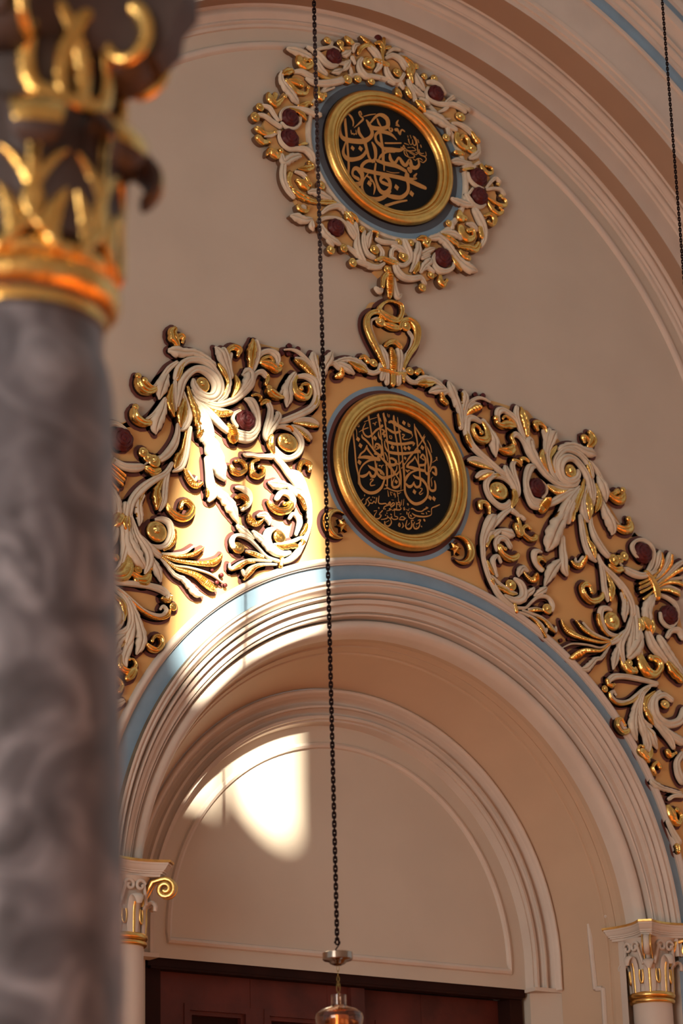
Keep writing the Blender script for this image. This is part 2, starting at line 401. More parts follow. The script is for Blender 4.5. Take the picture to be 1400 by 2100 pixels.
sg -1526,1313,10.3 -1468,1276,13.8 -1420,1243,17.1 -1366,1220,16.5 -1314,1216,12.2 -1276,1235,15 -1266,1265,9.8
lc -1495,1299,21.3 -1461,1259,32 -1434,1214,32 -1417,1167,38.7 -1407,1120,51.3 -1413,1079,42.1 -1427,1047,12.6
sc -1536,1314,13.9 -1488,1279,24.8 -1465,1233,31.7 -1458,1185,30.3 -1468,1147,29.1
lg -1566,1297,13.7 -1529,1275,20.7 -1502,1252,31.9 -1492,1217,27.1 -1502,1191,34 -1522,1160,33.5 -1538,1133,9.1
sc -1447,1193,16.5 -1454,1149,35.9 -1468,1104,44.7 -1481,1069,29.1 -1484,1035,23.2 -1487,1004,19.8
lc -1491,1113,29.5 -1521,1084,45.4 -1535,1049,46.1 -1558,1015,9
sc -1468,1159,17.8 -1495,1131,26.3 -1528,1123,17.8
vg -1379,1093,17.3 -1359,1078,29.8 -1332,1076,26.5 -1307,1104,29.4 -1314,1134,28.4 -1338,1136,17.7 -1355,1112,12.2
vg -1508,1023,19.8 -1511,989,27.6 -1491,965,32.8 -1457,966,26.2 -1433,994,22.6 -1444,1017,17 -1467,1016,9.2
sc -1576,1283,35.2 -1546,1245,35 -1545,1196,32.2 -1569,1150,30.8
sc -105,2655,22.7 -114,2624,24.2 -148,2603,24.5 -182,2605,22.2
Bg -145,2655,25,21.4
vg -223,2659,15.6 -204,2672,27.2 -182,2655,31
lc -368,2605,23.3 -319,2633,24 -272,2640,35.4 -219,2630,38.6 -182,2609,20.1
lg -300,2633,9.7 -253,2614,33.4 -220,2609,37.5 -187,2599,11.9
lc -339,2603,33 -297,2592,43.2 -262,2576,14.7
rg -333,2584,18.6 -336,2554,32.7 -360,2540,27.1'''
SPAN_RIGHT = '''lg 1160,2497,28.5 1180,2521,51.6 1186,2548,46.2 1173,2571,26.9
vg 1169,2495,20.8 1164,2520,23.3 1147,2541,29.9 1130,2541,28.3 1134,2515,12.5
lc 1193,2463,28.5 1169,2464,52.8 1126,2468,44 1070,2481,37.6 1018,2470,36.5 976,2444,37.5
sc 1158,2213,24.7 1151,2272,36.7 1134,2337,38.6 1091,2391,33.3 1052,2412,35.8 1008,2405,45.7 973,2377,52.7 960,2339,52.2 977,2299,40.9 1018,2287,37.4 1057,2302,37.2 1079,2330,32.7 1081,2353,17.8
sc 1172,2340,24 1154,2391,34.2 1110,2436,29.7 1058,2453,32.4 1006,2449,36.4 967,2418,33.6 937,2376,28.3 933,2328,24.7 963,2285,22.3 1016,2263,19.9 1060,2273,18.4 1087,2304,11.8
lg 1110,2444,7.4 1137,2419,22.8 1150,2384,32.2 1161,2342,20.4 1163,2330,8.3
Bg 1033,2341,38.1,38.2
sc 1162,2416,18.4 1201,2379,25.9 1234,2332,22.4 1260,2294,18.5 1286,2269,11
lc 1213,2344,23.2 1234,2301,58.8 1247,2257,48.6 1251,2225,12.4
vg 1274,2264,25.7 1310,2245,38.5 1346,2249,53.5 1364,2273,45 1365,2304,21.4
vg 1286,2269,21.4 1303,2273,26.9 1330,2291,31.8
vg 1316,2101,30.6 1356,2094,44.8 1393,2107,54 1401,2132,46.9 1392,2157,19.9
sc 1220,2228,22.5 1257,2177,18.6 1293,2140,18.2 1340,2109,10.9
lc 1225,2216,23.8 1243,2164,50.9 1270,2116,59.2 1283,2076,41.7 1278,2057,8.8
lg 1189,2303,8.1 1199,2261,24.7 1202,2216,35 1188,2178,27.4 1173,2153,9.2
sc 1171,2324,16.8 1176,2266,29.8 1172,2227,26.2 1165,2187,17.6
lg 1133,2280,6.6 1126,2238,21.3 1131,2195,45.2 1136,2153,45.9 1134,2112,12.7
sc 1136,2276,27.8 1107,2216,27.2 1096,2161,41.6 1113,2108,27.5
lg 1112,2310,13.7 1093,2253,27.7 1072,2217,36.9 1051,2170,39.9 1050,2136,16.8
lg 1049,2158,27.9 1022,2120,40.5 1021,2090,33.5
sc 1085,2264,28.2 1047,2222,42.3 1012,2178,56.1 981,2131,59.8 960,2091,59
sc 1063,2252,18.4 1016,2225,37 965,2192,41.8 914,2159,37 873,2136,27.6
rg 1013,2238,9 980,2223,21.9 935,2215,32.8 900,2223,30.8 877,2234,11.3
sc 1032,2246,12.8 977,2236,16.7 921,2237,16.2 882,2242,8
lc 956,2534,9.7 934,2512,48.4 918,2475,43.1 898,2428,28.3 890,2376,26.1 910,2311,23.6 944,2277,14.9
sc 911,2532,28.6 895,2488,37.9 883,2442,28.2
sg 947,2454,14.5 925,2426,28.9 903,2390,21.2 905,2358,16.5 927,2313,9.9
vg 888,2516,16.9 882,2538,26.7 852,2556,32.2 823,2548,34.1 833,2520,16.9
sc 871,2520,17 886,2465,26.7 878,2411,27.8
sg 857,2415,14.1 847,2376,35.2 865,2332,23.9 884,2304,7.7
sc 1060,2281,18 1016,2263,26.1 961,2257,27.9 909,2275,30 858,2310,33.7 819,2358,38.4
sc 924,2269,22.5 873,2295,33.6 822,2342,41.7 781,2390,50.6 753,2432,35 725,2457,22.6 695,2467,30.5 673,2451,24.2
sg 679,2470,9.9 665,2449,18.5 683,2413,20.9
lc 810,2433,11.3 780,2451,47.4 779,2415,54.9 812,2360,46.1 859,2318,22.5
lg 736,2615,8.9 741,2582,39.2 755,2539,48 763,2497,31.3 765,2474,22.5
sc 713,2611,23.8 706,2572,32.1 716,2531,30 736,2486,25 750,2460,16.6
sc 716,2531,22.9 681,2561,26.5 634,2578,29 600,2569,39.5 588,2543,28.5 596,2517,17.5
vg 693,2511,26 663,2508,48.2 638,2505,50.2 610,2494,38.4 579,2504,23.1 576,2525,9.2
vg 697,2514,15.6 679,2533,18.9 637,2549,17.1 619,2533,14.9
br 513,2633,14.1
br 465,2629,13.2
br 559,2587,14
br 520,2592,12.3
br 480,2592,12.3
sc 547,2604,8.1 509,2613,12.7 473,2609,18.9 437,2589,19.9 408,2562,20.4 389,2518,20.1 377,2472,25
rg 488,2565,18.9 462,2554,38.6 428,2533,34.7 400,2508,25.3 385,2483,10.2
sc 483,2577,13.3 447,2574,23.8 414,2549,24.8
lc 390,2621,22.9 393,2591,43.7 383,2553,34.9 373,2510,29.8
sg 372,2612,9.4 374,2571,14.1 376,2530,11.8
lc 298,2652,16.8 311,2618,45.6 334,2574,37.7 355,2518,31.2 361,2469,28.4 360,2432,24
sc 332,2541,17.6 321,2581,24 291,2603,25.9 261,2586,24.8
lc 499,2497,23.9 535,2453,32.7 558,2410,53.5 559,2370,50.3 568,2328,8.9
sc 600,2382,12 563,2429,16 526,2479,16.2
vg 587,2368,16.5 621,2365,42.9 649,2372,55.8 667,2384,54.2 668,2396,23.6
vg 492,2486,16.5 514,2451,26.8 514,2411,39.9 489,2392,45.3 451,2396,34.3 428,2433,31.9 437,2459,24 466,2453,15.3 479,2430,12.5
sc 483,2488,20.2 441,2498,30.3 403,2487,40.2 394,2448,39 395,2405,35.4 424,2354,35.1 481,2314,34.2 535,2283,34.2 587,2255,30.5 624,2240,23
lg 394,2413,23.3 398,2380,30.4 420,2343,12.3
sg 342,2498,9.2 348,2455,13.7 355,2429,8.9
Rr 811,2213,47.5
sc 807,2317,13.3 780,2311,42.4 763,2289,43.6 751,2256,37.9 744,2221,31.4 750,2183,35.8 774,2147,33.8 817,2141,33.3 848,2151,22.1
sc 838,2255,14.9 867,2231,19.1 871,2202,18.5 849,2174,19.1
vg 726,2325,12.7 720,2342,24.5 744,2349,20.8 767,2341,15.4
vg 718,2310,18.8 697,2326,26.9 672,2327,20.8
sc 678,2322,24.4 665,2296,27.9 671,2250,34.5 686,2203,33.9 692,2161,26.5 684,2141,14.1
lc 623,2280,27.2 624,2264,37.3 643,2232,39.5 671,2190,40.2 682,2150,20.7
sc 531,2264,19.3 483,2281,27.8 435,2287,30.1 403,2277,22.9
rg 537,2254,8.2 490,2258,20.7 441,2261,24.8 403,2265,12.4
sc 546,2240,12.9 505,2236,22.5 468,2219,28.8 445,2200,19.6
rg 537,2234,9.5 505,2216,23.8 474,2198,23.9 455,2185,12.1
sg 662,2163,28.5 666,2128,38 653,2100,31.9 644,2081,16
sc 667,2173,9.9 652,2199,15.7 614,2221,19.4 572,2227,28.3 535,2218,31.7 505,2187,32.9 498,2151,29.4 517,2110,29 555,2082,28.5 591,2074,35.7 623,2090,31.8 637,2111,20.2
Bg 574,2152,58.2,45.7
sg 584,2225,9.9 565,2228,22.3 546,2215,16
sc 644,2078,23.9 622,2059,27.8 593,2036,32 564,2007,36.2 542,1982,32.3 521,1957,24.2
sc 646,2065,29.5 671,2056,22.9 688,2046,20 704,2044,20 720,2035,20.2 730,2039,7.5
vg 680,2035,12.4 690,2011,19 691,1982,25.9 694,1955,31.5 683,1952,25.7 666,1974,23 664,1998,19.9 674,1997,14
vg 789,1965,19.6 777,1945,30.2 749,1940,28.8 713,1960,22.4 711,1986,23.7 730,2001,21.1 755,1993,12.7
vc 818,1886,13.6 794,1886,25 773,1874,31.3 769,1844,25.7 782,1814,19.1 812,1792,21.5
vg 837,1841,18.5 819,1851,26.1 795,1847,31 789,1822,20 819,1797,15.4
vg 671,1849,19.7 651,1827,34.1 616,1818,36.7 574,1833,34.3 555,1866,32.1 592,1860,9.8
sc 628,1879,25.5 602,1911,28.2 564,1911,33.9 543,1885,31.7 548,1851,22
lc 651,1941,20.6 629,1942,50.5 591,1948,36.3 562,1952,13.1
sc 566,1949,23.5 545,1934,31.6 523,1915,23.8
sc 543,2017,23.7 521,2002,48.6 499,1967,52.8 479,1932,40.5 463,1890,32 458,1851,23 463,1816,22.2
vg 507,2024,18.5 504,2058,27 482,2076,26.4 454,2068,28.7 455,2041,19.1
lc 526,1941,29.2 504,1934,43.3 487,1912,36.4 477,1880,35.7 475,1858,19.5
sg 523,1915,15.9 498,1893,24.2 481,1856,16.1
sc 460,1843,26.8 460,1797,22.2 472,1749,24.7 488,1705,23.8 514,1663,29.9 542,1626,31.9 587,1595,27.8 633,1575,21.6
lg 478,1779,13.8 490,1748,23.2 512,1719,9.6
lg 500,1689,24 509,1670,17.1
lg 647,1644,10.2 612,1641,19.5 573,1653,25.4 535,1661,22.6
sc 654,1649,9.5 607,1659,15.8 554,1679,18.7 510,1707,15.6 488,1715,9.5
Bg 620,1685,33.4,30.2
sc 646,1721,18.5 677,1703,34.9 692,1671,40.6 687,1638,43 663,1618,43.6 626,1613,32.6 580,1626,18.8
vc 564,1792,16.3 548,1817,18.8 527,1810,23.6 513,1785,27 522,1748,21.1 534,1717,13.7
sg 632,1594,17.8 642,1558,21.3
vc 650,1578,17.3 703,1587,14.5 738,1618,15.1 776,1649,18.4 816,1663,20.2 849,1657,18.3 867,1630,24.3 863,1601,22.6
Bg 837,1602,31.4,27.5
lc 834,1706,18.8 817,1693,33.5 787,1674,29.5 761,1658,11
lc 758,1692,15.4 742,1675,30.3 715,1656,30.7 691,1620,23.3
rg 804,1586,6.6 772,1586,20.3 743,1579,17.5 718,1572,7
sc 801,1594,9.9 765,1594,13.6 723,1583,14
sc 883,1520,7.5 877,1497,15.8 833,1530,21.3 790,1554,15.5 732,1565,12.8 685,1572,9.7
rg 873,1490,6.1 840,1511,21.3 807,1538,15.3 767,1549,9.4
sc 822,1499,15.3 812,1482,18.5 791,1512,21.5 752,1539,15.4 703,1553,12.7 661,1560,9.6
rg 815,1460,12.5 788,1497,21.8 759,1528,15.3 719,1546,6.2
rg 779,1763,23.4 769,1741,38.3 745,1731,29.3 719,1744,18.5 699,1765,6.3
lc 724,1775,19 695,1783,32.2 674,1758,31.5 672,1740,9.6
sc 1101,2177,22.1 1093,2143,30.5 1113,2106,24.8 1132,2096,9.2
sc 1077,2116,20.6 1083,2063,27.6 1088,2013,31 1100,1962,29.9 1123,1919,30.8 1162,1896,12.1
lg 1099,2098,10.3 1107,2043,17.1 1117,1998,19.7 1141,1962,35.6 1151,1927,26.8 1155,1911,10.2
rg 1099,1913,15.2 1084,1884,30.5 1057,1856,33.3 1028,1852,25.2 1003,1868,15.2
vc 1079,1907,11.5 1057,1878,15.1 1037,1872,12.2 1032,1889,10.3
lc 1021,2173,56.9 999,2126,58.5 996,2077,38.5
lg 1056,2172,28.9 1049,2138,14.4
sg 1032,2149,22.6 1016,2116,25.9 1010,2089,18.1
lc 980,2103,46.6 929,2044,77.3 893,1980,84.7 872,1933,69.9 860,1906,23.3
sg 952,2119,11.6 921,2081,15.3 901,2047,7.6
lg 868,1945,23 867,1916,13.4
sc 952,1981,33.2 951,1919,37 954,1873,44.8 951,1827,46.4 969,1797,19.6
lg 975,1839,21.9 976,1813,12.8
lc 922,1849,38 890,1818,53.7 866,1786,58.1 853,1762,42.6 830,1720,11.6
rg 889,2172,15.9 865,2148,51.2 834,2110,57.8
sc 808,2115,37.4 778,2117,35.3 759,2139,31.5 742,2186,29.6
Rr 1473,1993,53.4
sc 1560,1914,14 1533,1903,24.7 1501,1887,31.6 1452,1872,36.7 1400,1875,41.1 1357,1886,34 1339,1892,15.3
Bg 1352,1956,26.7,25.8
Bg 1318,1935,28.6,22.6
Bg 1280,1924,32.2,32.3
sg 1321,1882,31.9 1284,1870,35.5 1247,1886,24.3
sc 1335,1903,7.5 1296,1932,12 1253,1955,6
sc 1242,1940,30.3 1202,1972,40 1165,2020,38.5 1146,2073,27.2 1145,2120,17.6
sg 1550,1886,10.7 1496,1857,14.3 1438,1828,16.2
sg 1547,1866,10.7 1495,1838,14.3 1438,1808,16.2
sg 1541,1845,10.9 1493,1811,14.4 1441,1783,16.2
sg 1536,1816,10.9 1497,1783,14.6 1458,1754,16.4
sc 1543,1857,9 1489,1827,10.8 1438,1802,10.8
lc 1527,1777,28.9 1498,1734,46.9 1468,1689,53.5 1461,1655,41.6
sc 1173,1930,18.9 1204,1879,27.4 1268,1836,33.1 1318,1795,39.1 1356,1749,39.7 1376,1706,35.3 1380,1664,30
sc 1192,1881,20.1 1201,1834,30.5 1203,1784,30.8 1209,1741,33.3 1223,1705,13
lg 1211,1868,4.8 1230,1829,19.1 1249,1784,36.9 1243,1746,42.3 1242,1708,14
sc 1362,1741,9.1 1387,1704,21.6 1403,1670,32.1 1408,1637,32.9
sg 1310,1776,6.2 1331,1737,15.8 1344,1696,16.7 1340,1655,13.9
sc 1318,1755,22.7 1328,1715,20.3 1323,1674,24.6
vg 1191,1738,14.9 1177,1712,29.7 1144,1692,35.1 1105,1687,34.4 1073,1709,37.1 1059,1743,32.8 1080,1765,31.8 1109,1760,21.2 1119,1732,19.6
sc 1401,1696,36.8 1405,1647,37 1407,1598,41.1 1403,1549,45 1400,1504,40.4 1412,1453,29.2 1426,1411,24.8 1448,1385,18
lc 1374,1713,27.2 1373,1668,20.3 1375,1627,20.6 1371,1580,28.1 1360,1537,39.3 1348,1498,43 1338,1463,32.4 1328,1448,7.2
lc 1337,1726,31.2 1334,1682,38.6 1325,1648,31.5 1326,1616,6.8
sc 1372,1653,14.5 1353,1609,21.7 1335,1568,29.1 1304,1529,40.1 1285,1493,43.3 1283,1453,40.7 1295,1415,25.8 1304,1396,12.8
sc 1332,1574,14.5 1296,1543,28.9 1263,1513,35.7 1229,1493,24.7
sg 1303,1554,10.7 1269,1529,21.2 1225,1507,10.5
sc 1325,1563,10.6 1283,1539,17.2 1241,1534,22 1199,1547,26.9 1175,1583,29.1 1168,1623,32.1 1180,1655,33.2 1213,1665,26.4 1241,1661,15.6
Bg 1240,1604,52.3,49
lg 1153,1622,17.6 1154,1587,23.2 1175,1548,18.3 1207,1523,9
lc 1265,1469,21.9 1253,1441,36.4 1242,1406,39.9 1231,1363,9.1
vg 1373,1387,20.9 1352,1373,30.2 1322,1366,27.4 1292,1384,24.1 1275,1423,8
Bg 1338,1409,20.9,21.8
lg 1390,1476,10.1 1395,1439,25.6 1416,1403,30.1 1448,1372,20.7
sc 1214,1505,12.5 1156,1513,15.4 1103,1530,15 1057,1567,9.1
rg 1212,1499,6.3 1156,1502,12.5 1104,1511,18.4 1051,1534,21.1 1008,1570,6.1
rg 1215,1496,9.9 1157,1484,16.2 1089,1485,19.1 1019,1491,25.2 967,1505,33.5 932,1532,21.5 918,1559,4.8
sc 1219,1491,10.4 1159,1459,10 1090,1460,9.7 1021,1457,9.9 970,1448,8.7 919,1422,5.4
rg 1219,1488,10.6 1160,1444,13.9 1120,1435,19.9 1058,1427,27.3 1013,1403,39.1 975,1382,32 958,1377,13.9
lc 1219,1484,10.9 1163,1411,17.9 1120,1394,24.7 1089,1365,32.7 1059,1339,35.4 1030,1333,16.8
br 965,1475,8.8
br 918,1461,10.1
br 942,1420,9.4
br 900,1417,9.5
sc 1507,1328,21.6 1438,1332,24.7 1354,1335,28 1288,1333,28.6 1233,1323,33.4 1203,1304,28.6 1200,1292,18
vg 1186,1301,16.9 1190,1278,15.1 1210,1275,25.8 1226,1282,17.1
Bg 1171,1254,19.4,18.7
vc 1503,1316,12.6 1473,1314,16.5 1422,1288,20.5 1373,1252,20.7 1323,1217,20.3 1273,1203,19.1 1228,1207,17.8 1205,1231,20.2 1221,1249,15.9 1235,1234,9
sg 1446,1298,10.3 1389,1257,13.8 1343,1220,17.1 1289,1195,16.5 1238,1189,12.2 1200,1208,15 1190,1237,9.8
lc 1416,1282,21.3 1383,1239,32 1357,1192,32 1340,1144,38.7 1330,1098,51.3 1336,1058,42.1 1350,1027,12.6
sc 1456,1300,13.9 1409,1261,24.8 1387,1213,31.7 1380,1164,30.3 1390,1127,29.1
lg 1486,1283,13.7 1450,1259,20.7 1423,1234,31.9 1414,1198,27.1 1424,1172,34 1444,1142,33.5 1460,1116,9.1
sc 1369,1172,16.5 1376,1128,35.9 1390,1084,44.7 1403,1050,29.1 1406,1017,23.2 1409,987,19.8
lc 1413,1094,29.5 1443,1067,45.4 1457,1032,46.1 1480,999,9
sc 1390,1139,17.8 1417,1112,26.3 1450,1105,17.8
vg 1302,1071,17.3 1282,1056,29.8 1255,1053,26.5 1230,1080,29.4 1238,1109,28.4 1261,1112,17.7 1278,1089,12.2
vg 1430,1006,19.8 1433,973,27.6 1413,948,32.8 1379,949,26.2 1355,976,22.6 1366,998,17 1389,998,9.2
sc 1496,1269,35.2 1467,1229,35 1466,1179,32.2 1491,1134,30.8
sc 27,2660,22.7 36,2629,24.2 70,2608,24.5 104,2610,22.2
Bg 67,2660,25,21.4
vg 145,2664,15.6 126,2677,27.2 104,2660,31
lc 282,2605,23.3 237,2636,24 193,2644,35.4 141,2635,38.6 104,2614,20.1
lg 219,2636,9.7 174,2618,33.4 141,2614,37.5 109,2604,11.9
lc 256,2605,33 216,2595,43.2 183,2580,14.7
rg 250,2586,18.6 253,2555,32.7 275,2540,27.1'''
FAN_RIGHT = '''sc 1456,1956,15.1 1418,1982,21.2 1405,2016,23.9 1433,2049,19 1480,2061,25.9 1524,2040,31.7 1541,2003,31.1 1525,1944,27.4 1499,1904,21.4
sg 1485,1894,26.4 1518,1859,37.5 1539,1819,43 1546,1776,42.2
sc 1515,1891,12.1 1555,1933,25.9 1574,1985,37.1 1588,2019,18.6
rg 1530,1881,7.9 1574,1921,16.6 1598,1969,24.2 1597,2013,13.1
sc 1538,1859,12.1 1600,1925,24.9 1635,1979,31 1655,2023,18.4
rg 1543,1859,7.8 1609,1914,16 1655,1970,22.1 1664,2012,19.7
sc 1552,1845,15.5 1617,1896,23.5 1684,1955,31.3 1739,1993,23.2
rg 1551,1837,7.6 1616,1880,19.2 1687,1928,23.1 1736,1956,23
rg 1555,1826,7.6 1614,1859,19 1682,1874,24.2 1727,1870,21.6
sc 1556,1834,11.4 1631,1878,15.2 1720,1905,19.3
rg 1564,1815,11.8 1626,1825,24.6 1681,1818,27.1 1696,1809,15.2
sc 1560,1822,7.6 1633,1846,16.2 1703,1834,17.7
sc 1562,1791,21.5 1617,1784,22.9 1666,1760,26.5 1682,1715,20.6 1661,1660,16.5 1613,1633,20.3 1570,1657,21.2 1563,1696,15.9
Rr 1624,1696,48.8
lc 1509,1766,34.1 1475,1713,51.1 1472,1658,60.4
lg 1418,1638,31.2 1423,1607,44.6 1413,1582,22.8
sg 1453,1639,52.9 1470,1610,52.9
lg 1488,1641,41.9 1495,1602,41.3 1493,1583,19.9
lc 1413,1568,42.5 1403,1521,62 1367,1471,67.4 1340,1443,40.3
vg 1305,1403,26.1 1327,1372,47.4 1371,1369,25.9
vg 1411,1473,12.7 1410,1419,52.9 1435,1378,60.5 1491,1371,42.6 1533,1412,47.5 1517,1449,43.6 1473,1452,31.4
sc 1471,1576,40.5 1492,1525,53.5 1533,1486,45.1 1575,1452,32
lc 1546,1563,40.6 1574,1517,53.6 1615,1473,46.3 1656,1429,39.9 1685,1394,40.1
lg 1586,1439,33.3 1615,1404,51.7 1663,1371,43.9
vc 1599,1581,26.2 1628,1615,28.9 1674,1623,35.4 1697,1591,34.1
sc 1595,1257,28.6 1546,1275,29.6 1486,1248,40.5 1469,1196,57.9 1490,1150,55.5 1558,1130,44.7 1636,1155,43.8 1674,1214,44.1
Bg 1554,1230,31.1,23.9
sc 1521,1287,24.4 1467,1245,26 1443,1193,38.1 1465,1147,38.7 1517,1105,42.3 1578,1074,46 1639,1053,44.9
sc 1480,1143,32.2 1521,1097,41.1 1563,1057,41.6 1586,1018,23.5
lc 1544,1096,24.6 1587,1077,36 1640,1063,31.3
vg 1543,992,27.5 1559,973,28.4 1597,992,13.4
sc 1391,1097,28.1 1410,1055,42.1 1424,1012,37 1421,984,26.6
sc 1445,1045,21.9 1468,1027,21.9
lg 1426,1088,17.7 1451,1067,26.9 1467,1048,18.3
vg 1380,972,36.9 1396,946,40.9 1412,931,26.5
vg 1451,871,27.9 1438,900,25.6 1465,927,20.5 1486,906,22.5
lc 1430,831,24.8 1460,814,35.4 1499,805,25.5 1552,800,21.6 1615,794,18.1
sc 1638,990,30.3 1602,944,34.1 1606,889,42.5 1625,857,42.1
sc 1535,757,20.1 1568,775,19.9 1623,781,20.4
vg 1522,712,32.5 1533,686,51 1552,650,42.8 1587,644,27.3 1600,683,27.9 1575,707,22.2
sc 1515,643,23 1542,595,32 1574,551,36.3
lg 1563,530,32 1565,503,27.4'''
CREST = '''sg -11,2998,13.3 -46,2995,14 -78,2975,17.5 -107,2938,28.3 -88,2913,41.7 -44,2901,46.1 0,2907,31.8 26,2948,27.5 23,2987,27.4 -11,2998,15.1
sg -74,2899,26.7 -98,2919,28.9 -142,2913,27.9 -177,2879,29.8 -183,2830,35.4 -161,2775,37 -125,2715,31.8 -97,2666,26.4 -89,2642,20.9
sc -118,2892,11.8 -153,2867,12.7 -155,2824,15.4 -132,2773,13.3 -103,2724,13.3
Bg -99,2875,31.4,26.1
sg -75,2864,27.7 -41,2861,40.7 -4,2863,31
sg 13,2867,22.8 25,2904,24.1 70,2924,32.9 104,2897,49.3 112,2855,44.7 99,2800,35.3 62,2744,29.6 36,2695,26.2 24,2663,18
Bg 51,2891,31.8,29.8
sc 67,2862,16.4 88,2832,15.5 76,2786,13.2 53,2751,10.5
sg -79,2755,19.8 -54,2778,27.8 -25,2785,33.3 7,2766,31.1
lc -104,2745,21.2 -86,2707,41.9 -73,2658,31.1 -69,2642,20.7
lc 2,2769,25.2 5,2718,44.4 0,2666,38.8 -1,2644,29.3
lc 47,2741,18.1 36,2708,27 19,2662,22.4
rg -43,2742,30.6 -38,2700,44.9 -39,2657,43.9 -40,2636,34.1
sg -109,2627,22.1 -70,2627,22.5 -31,2623,23.8 33,2635,21.1
sc -97,2610,28.3 -101,2584,23.6
sc -75,2611,34.9 -72,2569,24.9
sg -41,2614,29.2 -43,2567,29.2
sc -7,2618,34.2 -8,2583,34.2
sg 18,2623,20.4 22,2594,15.3'''
